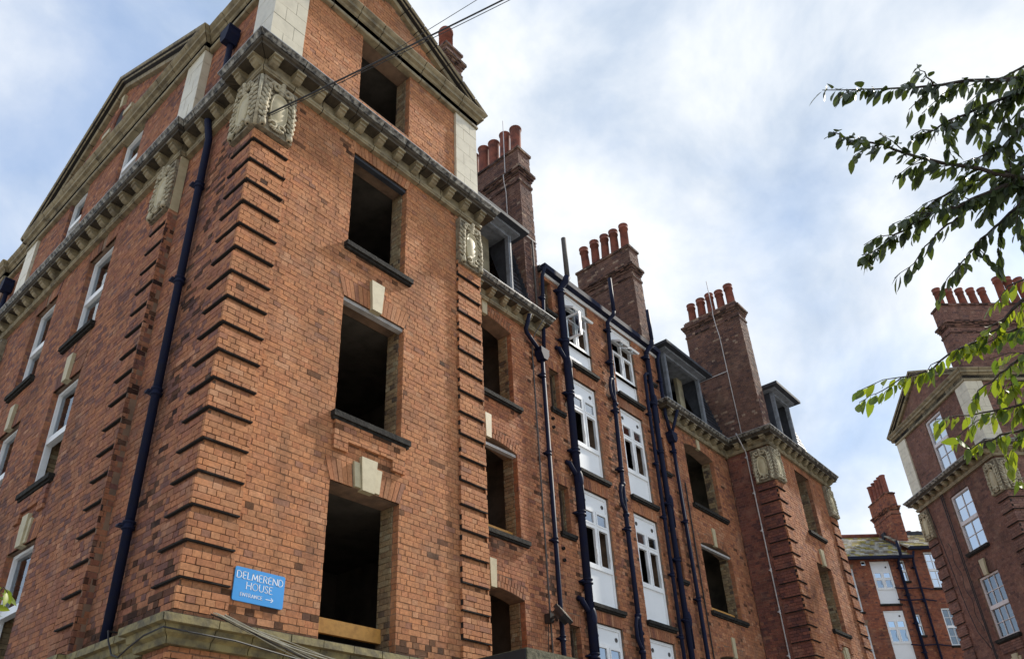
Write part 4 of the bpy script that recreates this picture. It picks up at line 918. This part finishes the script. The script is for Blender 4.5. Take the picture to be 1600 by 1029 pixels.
# porch in front of the near pavilion
mb = MB(); mb.box((3.98, -1.0, 1.83), (6.6, .0, 2.135)); po = ob('porch_roof', mb, M['moss'], B); mb = MB(); mb.box((3.955, -.985, 1.85), (3.979, -.02, 2.12)); ob('felt_edge', mb, M['blackfelt'], po)
mb = MB(); mb.box((4.12, -.9, -1.6), (6.5, -.02, 1.828)); ob('porch_wall', mb, M['mortar'], B); Fq = Frame((4.12, -.9, 0), (1, 0, 0)); lay(B, Fq, 0, 2.38, -1.6, 1.82, 'front', n=.01); lay(B, Frame((4.12, -.02, 0), (0, -1, 0)), 0, .88, -1.6, 1.82, 'front', n=.01)
finish_bricks(B)

# ================================================================== things fixed to the main building
sg = bpy.data.objects.new('wall_sign', None); COL.objects.link(sg); sg.location = (.60, .045, EYE + 2.30)
tag(sg, 'blue name board lettered in white on the brick corner above the ledge', 'sign')
def plate(w, h, r, y0, y1):
    mb = MB(); G_ = Frame((0, 0, 0), (1, 0, 0)); poly = []
    for cx, cz, a in ((w - r, r, -90), (w - r, h - r, 0), (r, h - r, 90), (r, r, 180)): poly += [(cx + r * math.cos(math.radians(a + t)), cz + r * math.sin(math.radians(a + t))) for t in (0, 30, 60, 90)]
    mb.fprism(G_, poly, -y1, -y0); return mb
link('board', plate(.60, .35, .02, -.018, .0).mesh('board', M['sign']), sg)
def text(parent, s, x, z, size, y=-.0195, sp=1.0, sx=1.0):
    cu = bpy.data.curves.new('lettering', 'FONT'); cu.body = s; cu.size = size; cu.extrude = .0008; cu.align_x = 'CENTER'; cu.space_character = sp; cu.resolution_u = 3
    t = bpy.data.objects.new('tmp', cu); COL.objects.link(t); dg = bpy.context.evaluated_depsgraph_get(); dg.update()
    me = bpy.data.meshes.new_from_object(t.evaluated_get(dg)); bpy.data.objects.remove(t); me.name = 'lettering'; me.materials.clear(); me.materials.append(M['letter'])
    return link('lettering', me, parent, Matrix.Translation((x, y, z)) @ Matrix.Rotation(math.pi / 2, 4, 'X') @ Matrix.Diagonal((sx, 1, 1, 1)))
# capitals drawn from strokes with small serifs
def stroke_text(parent, s, xc, z, h, gap=.022, w=.0075):
    A = {'D': (.72, [[(0, 0), (0, 1)], [(0, 1), (.35, 1), (.6, .86), (.72, .5), (.6, .14), (.35, 0), (0, 0)]]), 'E': (.48, [[(0, 0), (0, 1)], [(0, 1), (.48, 1)], [(0, .52), (.4, .52)], [(0, 0), (.48, 0)]]),
         'L': (.48, [[(0, 1), (0, 0), (.48, 0)]]), 'M': (.9, [[(0, 0), (.1, 1), (.45, .12), (.8, 1), (.9, 0)]]), 'R': (.58, [[(0, 0), (0, 1), (.34, 1), (.5, .9), (.52, .72), (.42, .56), (.3, .5), (0, .5)], [(.26, .5), (.6, 0)]]),
         'N': (.74, [[(0, 0), (0, 1), (.74, 0), (.74, 1)]]), 'H': (.72, [[(0, 0), (0, 1)], [(.72, 0), (.72, 1)], [(0, .52), (.72, .52)]]), 'O': (.86, [[(.43 + .43 * math.cos(t), .5 + .5 * math.sin(t)) for t in [2 * math.pi * i / 20 for i in range(21)]]]),
         'U': (.68, [[(0, 1), (0, .34), (.1, .1), (.34, 0), (.58, .1), (.68, .34), (.68, 1)]]), 'S': (.46, [[(.44, .86), (.3, .99), (.12, .97), (.02, .8), (.08, .62), (.36, .44), (.45, .25), (.36, .05), (.18, 0), (.0, .12)]]),
         'T': (.62, [[(.31, 0), (.31, 1)], [(0, 1), (.62, 1)]]), 'A': (.72, [[(0, 0), (.36, 1), (.72, 0)], [(.14, .36), (.58, .36)]]), 'C': (.7, [[(.7, .84), (.52, .98), (.34, 1), (.12, .85), (0, .5), (.12, .15), (.34, 0), (.54, .03), (.7, .16)]])}
    tot = sum(A[c][0] * h for c in s) + gap * (len(s) - 1); x = xc - tot / 2
    for c in s:
        mb = MB()
        for st in A[c][1]:
            for (a, b), (c_, d) in zip(st[:-1], st[1:]):
                p, q = V3((x + a * h, 0, z + b * h)), V3((x + c_ * h, 0, z + d * h)); dr = (q - p).normalized(); pn = V3((-dr.z, 0, dr.x)); thin = 1.15 if abs(dr.z) > .6 else .75
                mb.hexa([p - pn * w / 2 * thin - dr * w * .3 + V3((0, -.0195, 0)), q - pn * w / 2 * thin + dr * w * .3 + V3((0, -.0195, 0)), q + pn * w / 2 * thin + dr * w * .3 + V3((0, -.0195, 0)), p + pn * w / 2 * thin - dr * w * .3 + V3((0, -.0195, 0))],
                        [v + V3((0, -.0174, 0)) for v in (p - pn * w / 2, q - pn * w / 2, q + pn * w / 2, p + pn * w / 2)])
            for (a, b) in (st[0], st[-1]):
                if c not in 'OS' and (b in (0, 1)): mb.box((x + a * h - w * 1.1, -.0195, z + b * h - w * .22), (x + a * h + w * 1.1, -.0175, z + b * h + w * .22))
        link('letter', mb.mesh('letter', M['letter']), sg); x += A[c][0] * h + gap
stroke_text(sg, 'DELMEREND', .30, .235, .072, .0185, .0075); stroke_text(sg, 'HOUSE', .30, .135, .072, .0185, .0075); stroke_text(sg, 'ENTRANCE', .215, .055, .036, .0105, .0048)
mb = MB(); mb.box((.385, -.0195, .068), (.475, -.0175, .074))
for s_ in (-1, 1): mb.hexa([V3((.480, -.0195, .071)), V3((.452, -.0195, .071 + s_ * .024)), V3((.446, -.0195, .071 + s_ * .019)), V3((.472, -.0195, .071))], [V3((.480, -.0175, .071)), V3((.452, -.0175, .071 + s_ * .024)), V3((.446, -.0175, .071 + s_ * .019)), V3((.472, -.0175, .071))])
link('arrow', mb.mesh('arrow', M['letter']), sg)

fl = bpy.data.objects.new('floodlight', None); COL.objects.link(fl); fl.location = (7.38, 1.26, EYE + 3.50); tag(fl, 'black floodlight tilted downwards on the brick wall beside a navy downpipe', 'lamp')
Rf = Matrix.Rotation(math.radians(-38), 4, 'X') @ Matrix.Rotation(math.radians(18), 4, 'Z')
mb = MB(); mb.box((-.05, -.10, -.08), (.05, .03, .08)); mb.tube([(0, -.08, 0), (.06, -.2, .03)], .025, 8); link('bracket', mb.mesh('bracket', M['lamp']), fl)
mb = MB(); G_ = Frame((0, 0, 0), (1, 0, 0)); mb.fprism(G_, [(-.19, -.13), (.19, -.13), (.19, .13), (-.19, .13)], -.03, .05); mb.fprism(G_, [(-.15, -.09), (.15, -.09), (.15, .09), (-.15, .09)], -.10, -.03); link('housing', mb.mesh('housing', M['lamp']), fl, Matrix.Translation((.10, -.26, .04)) @ Rf)
mb = MB(); mb.fbox(G_, -.16, .16, .051, .058, -.10, .10); link('lens', mb.mesh('lens', M['lampglass']), fl, Matrix.Translation((.10, -.26, .04)) @ Rf)
mb = MB(); mb.tube([(-.02, -.03, -.08), (-.03, 0, -.5), (-.02, .01, -1.6)], .008, 5); link('flex', mb.mesh('flex', M['cable']), fl)

def pix(x, y, d):
    """point seen in direction (x, y) of the photograph, d metres away"""
    v = V3(((x - 780.02) / 1221.96, -(y - 640.34) / 1221.96, 1)).normalized(); return CAM + (_r * v.x + _u * v.y + _f * v.z) * d
def rope(name, a, b, sag, r, m, label, strands=1, group=None, cat='cable', seg=26):
    a, b = V3(a), V3(b); mb = MB()
    pts = [a.lerp(b, t) - ZUP * (sag * 4 * t * (1 - t)) + ZUP * EYE for t in [i / seg for i in range(seg + 1)]]
    mb.tube(pts, r, 5); return tag(link(name, mb.mesh(name, M[m])), label, cat, group)
# overhead lines run from the corner out over the courtyard, up to the right
d1 = V3((1.85, -4.2, 3.1))
A0 = V3((.13, -.06, 8.90))
rope('overhead_cable', A0, tuple(pix(1100, -160, 15) - ZUP * EYE), .06, .013, 'cable', 'thick black cable stretched from under the carved corner panel into the sky')
rope('overhead_cable', A0 + V3((.02, 0, -.02)), tuple(pix(1100, -157, 15) - ZUP * EYE), .09, .006, 'cable', 'black cable hanging just below the thick one off the carved corner panel')
rope('overhead_wire', (1.08, -.33, 10.2), tuple(pix(1000, -159, 14) - ZUP * EYE), .02, .005, 'cable', 'hair thin wire crossing the pediment above the thick black cable')
cb = bpy.data.objects.new('cable_bundle', None); COL.objects.link(cb); cb.location = (.3, -.16, EYE + 2.05); tag(cb, 'loose bundle of pale cables drooping over the stone ledge under the blue sign', 'cables')
for i in range(9):
    k = random.uniform(-1, 1); mb = MB(); pts = []
    for j in range(19):
        t = j / 18; pts.append((-.02 + .06 * i * .3 + 2.6 * t, -.03 - .012 * (i % 4) - .03 * math.sin(t * 3), .005 - (.36 + .05 * k) * t - .10 * math.sin(t * math.pi) * (1 + .5 * math.sin(i * 2.1)) + .012 * math.sin(9 * t + i)))
    mb.tube(pts,   .0045 if i % 3 else .007, 5); link('strand', mb.mesh('strand', M['palecable' if i % 4 else 'cable']), cb)
mb = MB(); mb.tube([(0.02, 1.05, 2.06 + EYE), (-.125, 1.02, 2.06 + EYE), (-.135, .95, 1.95 + EYE), (-.12, .85, 1.80 + EYE), (-.12, .7, 1.75 + EYE), (-.13, .5, 1.80 + EYE), (-.14, .2, 1.86 + EYE), (-.13, -.13, 1.88 + EYE), (.6, -.14, 1.86 + EYE), (1.6, -.13, 1.76 + EYE), (3.2, -.12, 1.7 + EYE)], .009, 6)
tag(link('ledge_cable', mb.mesh('ledge_cable', M['cable'])), 'black cable sagging along the underside of the stone ledge at the corner', 'cable')

# ================================================================== right hand building
az = math.radians(46.75); E1 = V3((math.sin(az), math.cos(az), 0)); E2 = V3((math.cos(az), -math.sin(az), 0))
org = E1 * 17.55 + E2 * 18.43
R = Bld('gabled_building', 'gabled brick block on the right with white sash windows and stone corner pilasters', 'building', (org.x, org.y), -E1, 300)
B = R
FR = Frame((0, .05, 0), (1, 0, 0)); FQ = Frame((4.43, 0, 0), (0, 1, 0))
HR = [Hole(1.82, 2.86, 2.15, 3.97, flat=.3), Hole(1.82, 2.86, 4.92, 6.78, flat=.3), Hole(1.82, 2.86, 7.58, 9.48, flat=.22, splay=.05)]; HRA = Hole(1.84, 2.80, 10.35, 12.22)
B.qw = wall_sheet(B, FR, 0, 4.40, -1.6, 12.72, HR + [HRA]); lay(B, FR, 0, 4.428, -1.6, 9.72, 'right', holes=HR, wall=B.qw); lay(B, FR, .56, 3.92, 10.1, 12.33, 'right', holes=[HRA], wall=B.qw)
for h in HR: vous_flat(B, FR, h, 'right', skip=(h.c - .1, h.c + .1) if h.z1 < 9 else None); sill(B, FR, h.u0 - .06, h.u1 + .06, h.z0)
for h in HR[:2]: keystone(B, FR, h.c, h.z1 - .02, h.z1 + .46, w0=.17, w1=.24, triple=h.z1 < 5)
lay(B, FR, 1.85, 2.83, 4.5, 4.78, 'right', n=.045, depth=.05)
sash_window(B, FR, 1.83, 2.85, 7.59, 9.47, m='paint', gl='mirrorglass', bars=(2, 2), n=-.04, bw=.005); sash_window(B, FR, 1.83, 2.85, 4.93, 6.77, m='paint', gl='glass', bars=(3, 2), n=-.05, net=True)
sash_window(B, FR, 1.83, 2.85, 2.16, 3.96, m='paint', gl='glass', bars=(3, 2), net=True); sash_window(B, FR, 1.85, 2.79, 10.36, 12.21, m='paint', gl='mirrorglass', bars=(2, 2), n=-.04, bw=.005)
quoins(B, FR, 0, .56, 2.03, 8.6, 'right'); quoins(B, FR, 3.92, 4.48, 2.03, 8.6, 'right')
wq2 = wall_sheet(B, FQ, .075, 7.0, -1.6, 12.72, [Hole(2.4, 3.3, 10.5, 12.1), Hole(2.4, 3.3, 7.5, 9.4)]); hq = [Hole(2.4, 3.3, 7.5, 9.4)]
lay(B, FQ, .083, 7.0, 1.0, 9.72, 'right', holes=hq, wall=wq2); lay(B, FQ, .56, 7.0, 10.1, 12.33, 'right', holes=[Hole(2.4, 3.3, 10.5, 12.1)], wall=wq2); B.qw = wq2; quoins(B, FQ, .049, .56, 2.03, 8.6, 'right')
sash_window(B, FQ, 2.41, 3.29, 10.51, 12.09, m='paint', bars=(2, 2)); sash_window(B, FQ, 2.41, 3.29, 7.51, 9.39, m='paint', bars=(2, 2))
path = [(0, 2.5), (0, 0), (4.48, 0), (4.48, 7)]; nrm = [(-1, 0), (0, -1), (1, 0)]
sweep(B, path, nrm, CORN, 10.14); sweep(B, path, nrm, GUTT, 10.14, name='gutter_stone', m='gutter'); sweep(B, path, nrm, CORO, 10.14, name='corona_stone', m='corona'); sweep(B, path, nrm, FLASH, 10.14, name='lead_flashing', m='flash', seg=1.6, gap=.002); sweep(B, path, nrm, ATTC, 12.72, name='attic_cornice_stone'); sweep(B, path, nrm, LEDGE, 2.03, name='ledge_stone', m='ledge')
modrow(B, FR, .09, 4.40, 10.14, n=.072); modrow(B, FQ, .1, 6.5, 10.14, n=.072)
for F_, u in ((FR, .28), (FR, 4.2), (FQ, .28)): cartouche(B, F_, u, 9.12, n=.05)
stone_pilaster(B, [(FR, 0, .56), (FR, 3.92, 4.48), (FQ, .056, .56)], 10.14, 12.33, .05)
pediment(FR, 0, 4.48, 12.72, 14.10, 'right')
mb = MB(); mb.cur = (.03, .034, .045); mb.fprism(Frame((0, .36, 0), (1, 0, 0)), [(0, 12.7), (4.48, 12.7), (2.24, 13.95)], -7, 0); ob('roof', mb, M['slate'], B, attr=True)
cr = chimney(B, 3.88, 4.36, .25, 5.4, 12.4, 15.40, pal='right', neck=.80, npots=0)
for i in range(5): pot(B, cr, 4.12, .50 + .40 * i, 15.38, .80, .13)
for i in range(6): pot(B, cr, 4.12, 2.75 + .42 * i, 15.38, 1.25, .15)
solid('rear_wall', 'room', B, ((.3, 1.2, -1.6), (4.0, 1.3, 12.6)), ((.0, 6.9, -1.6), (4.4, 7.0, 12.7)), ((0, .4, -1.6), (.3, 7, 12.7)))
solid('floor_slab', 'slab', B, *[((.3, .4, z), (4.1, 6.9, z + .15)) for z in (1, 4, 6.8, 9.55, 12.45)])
for pts in ([(1.62, -.03, 9.70), (1.60, -.03, 7.4), (1.62, -.03, 4.9), (1.64, -.03, -1)], [(1.52, -.03, 9.70), (1.52, -.03, 7.6), (1.56, -.03, 5.0), (1.58, -.03, -1)]): pipe(B, pts, .016, 'wall_cable', 'cable', seg=5)
pipe(B, [(.62 + .5 * t, -.03, 9.7 - 4.6 * t + .35 * math.sin(t * 7)) for t in [i / 16 for i in range(17)]] + [(1.5, -.03, 4.75)], .012, 'wall_cable', 'cable', seg=5)
pipe(B, [(1.1 + .3 * t + .06 * math.sin(t * 21), -.03, 8.2 - 2.9 * t) for t in [i / 22 for i in range(23)]], .009, 'wall_cable', 'cable', seg=5)
finish_bricks(B)

# ================================================================== building at the end of the court
org = E1 * 28 + E2 * 20
B = Bld('terrace_building', 'brick block closing the court behind, with mossy tiled roof and white panelled windows', 'building', (org.x, org.y), E2, 0)
F0 = Frame((0, 0, 0), (1, 0, 0))
HK = [Hole(1.87, 2.82, a, b, flat=.2, splay=.02) for a, b in ((9.33, 11.38), (6.75, 9.03), (4.2, 6.45))]
HS = [Hole(4.62, 5.62, a, b, flat=.2, splay=.02) for a, b in ((10.02, 11.78), (7.37, 9.08), (4.7, 6.4))]
HNn = [Hole(3.28, 3.56, 10.38, 11.40), Hole(3.26, 3.54, 7.86, 8.82), Hole(1.45, 1.68, 11.19, 11.40), Hole(.25, .98, 9.0, 11.05, flat=.2), Hole(.25, .98, 6.4, 8.4, flat=.2)]
al = HK + HS + HNn
wall_sheet(B, F0, -3, 9, -1.6, 11.55, al) if False else None
wk = wall_sheet(B, F0, -3, 3.86, -1.6, 11.5, HK + HNn); wk2 = wall_sheet(B, F0, 3.86, 9, -1.6, 11.9, HS)
lay(B, F0, -3, 3.86, 4.0, 11.48, 'back', holes=HK + HNn); lay(B, F0, 3.86, 9, 4.0, 11.88, 'back', holes=HS)
for h in HK + HS: vous_flat(B, F0, h, 'back'); sill(B, F0, h.u0 - .04, h.u1 + .05, h.z0, th=.06, out=.07)
for h in HNn[:2] + HNn[3:]: sill(B, F0, h.u0 - .04, h.u1 + .05, h.z0, th=.06, out=.07)
court_window(B, F0, 1.88, 2.81, 9.34, 11.37, n=-.03, top=.5, vents=1, small=.34, cas=.45, gl='mirrorglass', cgl='midglass'); court_window(B, F0, 1.88, 2.81, 6.76, 9.02, n=-.03, top=.42, vents=0, small=.38, cas=.62, gl='mirrorglass', cgl='midglass'); court_window(B, F0, 1.88, 2.81, 4.21, 6.44, n=-.03, vents=0)
for k, h in enumerate(HS): sash_window(B, F0, h.u0 + .01, h.u1 - .01, h.z0 + .01, h.z1 - .01, n=-.04, bars=(3, 2), gl='glass' if k else 'mirrorglass', net=k > 0)
for h in HNn: sash_window(B, F0, h.u0 + .005, h.u1 - .005, h.z0 + .005, h.z1 - .005, n=-.04, gl='mirrorglass', fw=.04) if h.z1 - h.z0 > .5 else None
mb = MB(); h = HNn[2]; frame_win(mb, F0, h.u0, h.u1, h.z0, h.z1, -.03, .03, .06); w_ = ob('window', mb, M['upvc'], B); pane(w_, F0, h.u0 + .03, h.u1 - .03, h.z0 + .03, h.z1 - .03, -.05, 'mirrorglass')
def mosscol():
    r = random.random(); t = random.uniform(.7, 1.25)
    c = (.46, .44, .38) if r < .5 else (.36, .30, .08) if r < .84 else (.20, .16, .11)
    return tuple(v * t for v in c)
slates(B, [(-3, -.28, 11.50), (3.86, -.28, 11.50), (3.86, 2.2, 13.35), (-3, 2.2, 13.35)], 15, 30, 'roof_tiles', 'tile', mosscol, lift=.03, tilt=.05)
slates(B, [(3.86, -.28, 11.92), (9, -.28, 11.92), (9, 1.6, 13.2), (3.86, 1.6, 13.2)], 12, 22, 'roof_tiles', 'tile', mosscol, lift=.03, tilt=.05)
solid('eaves_gutter', 'roofedge', B, ((-3, -.40, 11.40), (3.86, -.22, 11.53)), ((3.84, -.40, 11.83), (9, -.22, 11.95))); mb = MB(); mb.tube([(-3, 2.2, 13.42), (3.9, 2.2, 13.42)], .12, 8); ob('ridge_tiles', mb, M['pot'], B)
cb_ = chimney(B, 4.0, 4.48, .62, 2.45, 11.6, 15.15, pal='back', neck=.80, poth=1.05, band=False); flashing(4.0, .62, 12.25, 2.2, 13.3)
cb2 = chimney(B, 7.2, 9.8, 6.0, 6.5, 11, 14.55, pal='back', neck=.5, npots=5, poth=.55, band=False, along='x')
solid('lead_ridge', 'lead', B, ((3.9, 1.6, 13.1), (9, 1.9, 13.4))); solid('rear_wall', 'room', B, ((-3, 1.4, -1.6), (9, 1.5, 12.5)), ((-3, 6, -1.6), (10, 7, 12)))
solid('floor_slab', 'slab', B, *[((-3, .35, z), (9, 1.4, z + .15)) for z in (3.6, 6.5, 9.15, 11.35)])
pipe(B, [(3.20, -.1, -1.5), (3.22, -.1, 11.3), (3.22, -.48, 11.5), (3.22, -.48, 12.2)], .07, 'soil_pipe', collars=[(3.21, -.1, z) for z in zs(4, 11, 1.3)]); pipe(B, [(3.80, -.1, -1.5), (3.95, -.1, 11.3), (4.0, -.3, 11.75)], .05, collars=[(3.9, -.1, z) for z in zs(4, 11, 1.6)])
for z in (10.0, 9.45, 7.4): pipe(B, [(2.7, -.09, z + .06), (3.22, -.12, z), (3.9, -.09, z + .03), (4.5, -.09, z - .06)], .03, 'waste_pipe')
finish_bricks(B)

# ================================================================== foliage
def leaf_mesh(seed, m):
    rr = random.Random(seed); mb = MB(); L = 1.0; Wd = .20 + .03 * rr.random(); k = 5; cv = rr.uniform(.05, .22); vs = []
    prof = [(0, .02), (.16, .62), (.40, 1.), (.68, .78), (.88, .34), (1.0, .0)]
    for t, w in prof:
        z = -cv * t * t; vs += [(t * L, -Wd * w, z + .10 * w * Wd * 2), (t * L, 0, z), (t * L, Wd * w, z + .10 * w * Wd * 2)]
    fs = []
    for i in range(k): a = i * 3; fs += [(a, a + 3, a + 4, a + 1), (a + 1, a + 4, a + 5, a + 2)]
    mb.add(vs, fs); mb.add([(-.16, -.012, .0), (-.16, .012, .0), (0.02, .012, 0), (.02, -.012, 0)], [(0, 1, 2, 3)]); return mb
def foliage(root, specs, mname, budget, pend):
    """specs: list of (points, radius0, leaf length, spacing)"""
    meshes = [leaf_mesh(i, None).mesh('leaf', M[mname], True) for i in range(4)]; raw = [leaf_mesh(i, None) for i in range(4)]
    todo = []
    for pts, r0, ll, sp in specs:
        mb = MB(); n = len(pts); mb.tube(pts, [max(.0016, r0 * (1 - .85 * i / (n - 1))) for i in range(n)], 6)
        br = link('branch', mb.mesh('branch', M['bark'], True), root, root.matrix_world.inverted()); acc = 0.
        for a, b in zip(pts[:-1], pts[1:]):
            L = (b - a).length; dr = (b - a).normalized(); s = 0.
            while s < L:
                p = a.lerp(b, s / L); side = random.choice((-1, 1)); rv = V3((random.uniform(-1, 1), random.uniform(-1, 1), random.uniform(-1, 1)))
                d = (dr * random.uniform(.25, .9) + dr.cross(ZUP).normalized() * side * random.uniform(.05, .7) + V3((0, 0, random.uniform(-1.15, -.25))) + rv * .25).normalized()
                up_ = (rv + V3((0, 0, .4))).normalized(); y_ = up_.cross(d).normalized(); z_ = d.cross(y_); sc = ll * random.uniform(.65, 1.15)
                m = Matrix((d * sc, y_ * sc, z_ * sc)).transposed().to_4x4(); m.translation = p + d * sc * .14; todo.append((br, m, random.randrange(4)))
                s += sp * random.uniform(.5, 1.5)
    random.shuffle(todo); inv = root.matrix_world.inverted()
    for br, m, k in todo[:budget]: link('leaf', meshes[k], br, m)
    mb = MB()
    for br, m, k in todo[budget:]:
        mb.cur = (random.random(),) * 3; mb.add([m @ V3(v) for v in raw[k].v], raw[k].f)
    if mb.v:
        o = link('foliage', mb.mesh('foliage', M[mname], True, attr=True), root, inv); o['kind'] = 'stuff'
    return len(todo)
trunk_base = pix(2100, 1000, 5.2); trunk_base.z = 0
tr = bpy.data.objects.new('cherry_tree', None); COL.objects.link(tr); tr.location = trunk_base; bpy.context.view_layer.update()
tag(tr, 'cherry tree reaching in from the right with long drooping leafy branches', 'tree')
top = trunk_base + V3((-.2, .1, 5.6)); mb = MB(); tp = [trunk_base.lerp(top, t) + V3((.06 * math.sin(t * 5), .05 * math.cos(t * 4), 0)) for t in [i / 8 for i in range(9)]]; mb.tube(tp, [.14 - .013 * i for i in range(9)], 10)
inv = tr.matrix_world.inverted(); link('trunk', mb.mesh('trunk', M['bark'], True), tr, inv)
Z6 = lambda x, y, d: pix(1250 + x / 2.709, 80 + y / 2.709, d)
Z4 = lambda x, y, d: pix(1300 + x / 3.027, 420 + y / 3.027, d)
def path_(fn, pts, d0, d1):
    out = []; n = len(pts)
    for i, (x, y) in enumerate(pts): out.append(fn(x, y, d0 + (d1 - d0) * i / (n - 1) + random.uniform(-.03, .03)))
    fine = []
    for a, b in zip(out[:-1], out[1:]): fine += [a.lerp(b, t) + V3((random.uniform(-1, 1), random.uniform(-1, 1), random.uniform(-1, 1))) * .008 for t in (0, .33, .66)]
    return fine + [out[-1]]
dark = [([(1150, 60), (948, 112), (700, 128), (560, 150), (330, 160), (95, 165)], 4.4, 3.9, .012, .036), ([(1100, 120), (930, 150), (820, 215), (700, 262), (560, 330), (470, 372)], 4.6, 4.2, .012, .034),
        ([(1150, 480), (1000, 540), (880, 530), (700, 490), (550, 462), (400, 410), (250, 378), (140, 342)], 4.5, 3.9, .014, .030), ([(1150, 420), (948, 495), (760, 535), (640, 592), (560, 640), (500, 700)], 4.7, 4.3, .012, .040),
        ([(1100, 560), (900, 560), (780, 600), (700, 650), (560, 680), (430, 760), (330, 830), (262, 862)], 4.4, 3.9, .012, .032), ([(1100, 640), (940, 640), (850, 720), (760, 800), (690, 890), (640, 960)], 4.6, 4.2, .010, .040),
        ([(700, 690), (620, 740), (560, 790), (480, 890), (400, 960)], 4.2, 4.0, .006, .045), ([(940, 150), (880, 230), (860, 330), (800, 420)], 4.5, 4.5, .008, .022), ([(960, 300), (860, 400), (760, 450), (690, 470)], 4.6, 4.4, .008, .026),
        ([(600, 260), (610, 330), (640, 440)], 4.3, 4.2, .004, .06), ([(560, 140), (520, 90), (495, 55)], 4.1, 4.0, .004, .05), ([(960, 60), (880, 100), (800, 140), (700, 230)], 4.4, 4.4, .006, .03), ([(980, 420), (900, 500), (840, 600), (800, 680)], 4.7, 4.5, .008, .026),
        ([(1000, 200), (930, 260), (900, 360), (880, 460)], 4.6, 4.6, .008, .022), ([(1000, 500), (950, 560), (920, 640)], 4.6, 4.6, .006, .022)]
light = [([(1000, 80), (908, 150), (780, 280), (690, 340), (600, 380)], 4.2, 3.9, .010, .038), ([(690, 340), (600, 380), (480, 462), (330, 522), (200, 590), (130, 630)], 4.0, 3.6, .006, .045), ([(1050, 380), (908, 410), (820, 470), (720, 560), (660, 620)], 4.2, 3.9, .008, .040),
         ([(1050, 600), (908, 640), (750, 680), (600, 692), (480, 712)], 4.1, 3.8, .007, .036), ([(1000, 740), (880, 770), (760, 800), (650, 850), (600, 790)], 4.1, 3.8, .007, .036), ([(1000, 960), (908, 990), (850, 1005)], 3.9, 3.8, .004, .045),
         ([(1000, 20), (860, 65), (800, 120), (760, 180)], 4.2, 4.0, .005, .05), ([(1000, 230), (880, 280), (800, 300), (700, 380)], 4.2, 4.0, .007, .04), ([(1000, 480), (900, 520), (820, 560), (780, 640)], 4.2, 4.0, .006, .045)]
limb = MB()
for e in ((1150, 60, 4.4, 5.2), (1150, 450, 4.6, 4.6)):
    q = Z6(*e[:3]); limb.tube([tp[int(e[3])], tp[int(e[3])].lerp(q, .5) + V3((0, 0, .1)), q], [.06, .04, .02], 8)
for e in ((1050, 380, 4.2, 4.0), (1050, 600, 4.1, 3.6), (1000, 960, 3.9, 3.)):
    q = Z4(*e[:3]); limb.tube([tp[int(e[3])], tp[int(e[3])].lerp(q, .5) + V3((0, 0, .08)), q], [.05, .03, .012], 8)
link('limbs', limb.mesh('limbs', M['bark'], True), tr, inv)
random.seed(21)
def conv(lst, fn):
    out = conv0(lst, fn)
    for pts, r, ll, sp in list(out):
        if r < .0055 or (fn is Z6 and r < .0095): continue
        for i in range(2, len(pts) - (2 if fn is Z6 else 6), 2 if fn is Z6 else 3):
            a = pts[i]; dr = (pts[i + 1] - pts[i - 1]).normalized(); q = V3((random.uniform(-1, 1), random.uniform(-1, 1), random.uniform(-1.3, .5)))
            d = (dr * .8 + q * .7).normalized(); L = random.uniform(.10, .26)
            out.append(([a, a + d * L * .5 + V3((0, 0, .01)), a + d * L - V3((0, 0, .02))], .003, ll * .95, sp * 1.1))
    return out
def conv0(lst, fn): return [(path_(fn, pts, d0, d1), r  , .076, max(sp, .028) * (.44 if fn is Z6 else .60)) for pts, d0, d1, r, sp in lst]
crown = []
for i in range(34):                                   # the rest of the crown, away from the picture
    b0 = tp[random.choice((3, 4, 5, 6, 7, 8))]; az_ = random.uniform(-1.25, 1.25)
    dr = (_r * math.cos(az_) - _f * math.sin(az_) * .9 + _r * .35); dr.z = random.uniform(-.1, .75); dr.normalize(); L = random.uniform(.9, 2.1)
    if dr.dot(_f) > .35: dr -= _f * .6
    crown.append(([b0 + dr * L * t + V3((random.uniform(-.06, .06), random.uniform(-.06, .06), random.uniform(-.05, .05) - .25 * t * t)) for t in (0, .2, .4, .6, .8, 1)], .022, .080, .020))
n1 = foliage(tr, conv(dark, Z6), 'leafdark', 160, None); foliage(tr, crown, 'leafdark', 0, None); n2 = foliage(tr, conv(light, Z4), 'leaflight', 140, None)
sb = pix(-120, 1250, 3.2); sb.z = 0
sp_ = bpy.data.objects.new('sapling', None); COL.objects.link(sp_); sp_.location = sb; bpy.context.view_layer.update()
tag(sp_, 'bright green leafy shoot poking in at the far left below the windows', 'plant')
a0 = pix(-40, 1010, 3.2); a1 = pix(-5, 930, 3.15)
mb = MB(); mb.tube([sb, sb.lerp(a0, .6) + V3((.03, 0, 0)), a0], [.012, .009, .006], 6); link('stem', mb.mesh('stem', M['bark'], True), sp_, sp_.matrix_world.inverted())
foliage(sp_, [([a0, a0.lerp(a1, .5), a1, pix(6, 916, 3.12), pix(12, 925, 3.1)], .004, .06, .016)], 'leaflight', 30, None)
print('leaves', n1, n2, 'objects', len(bpy.data.objects))
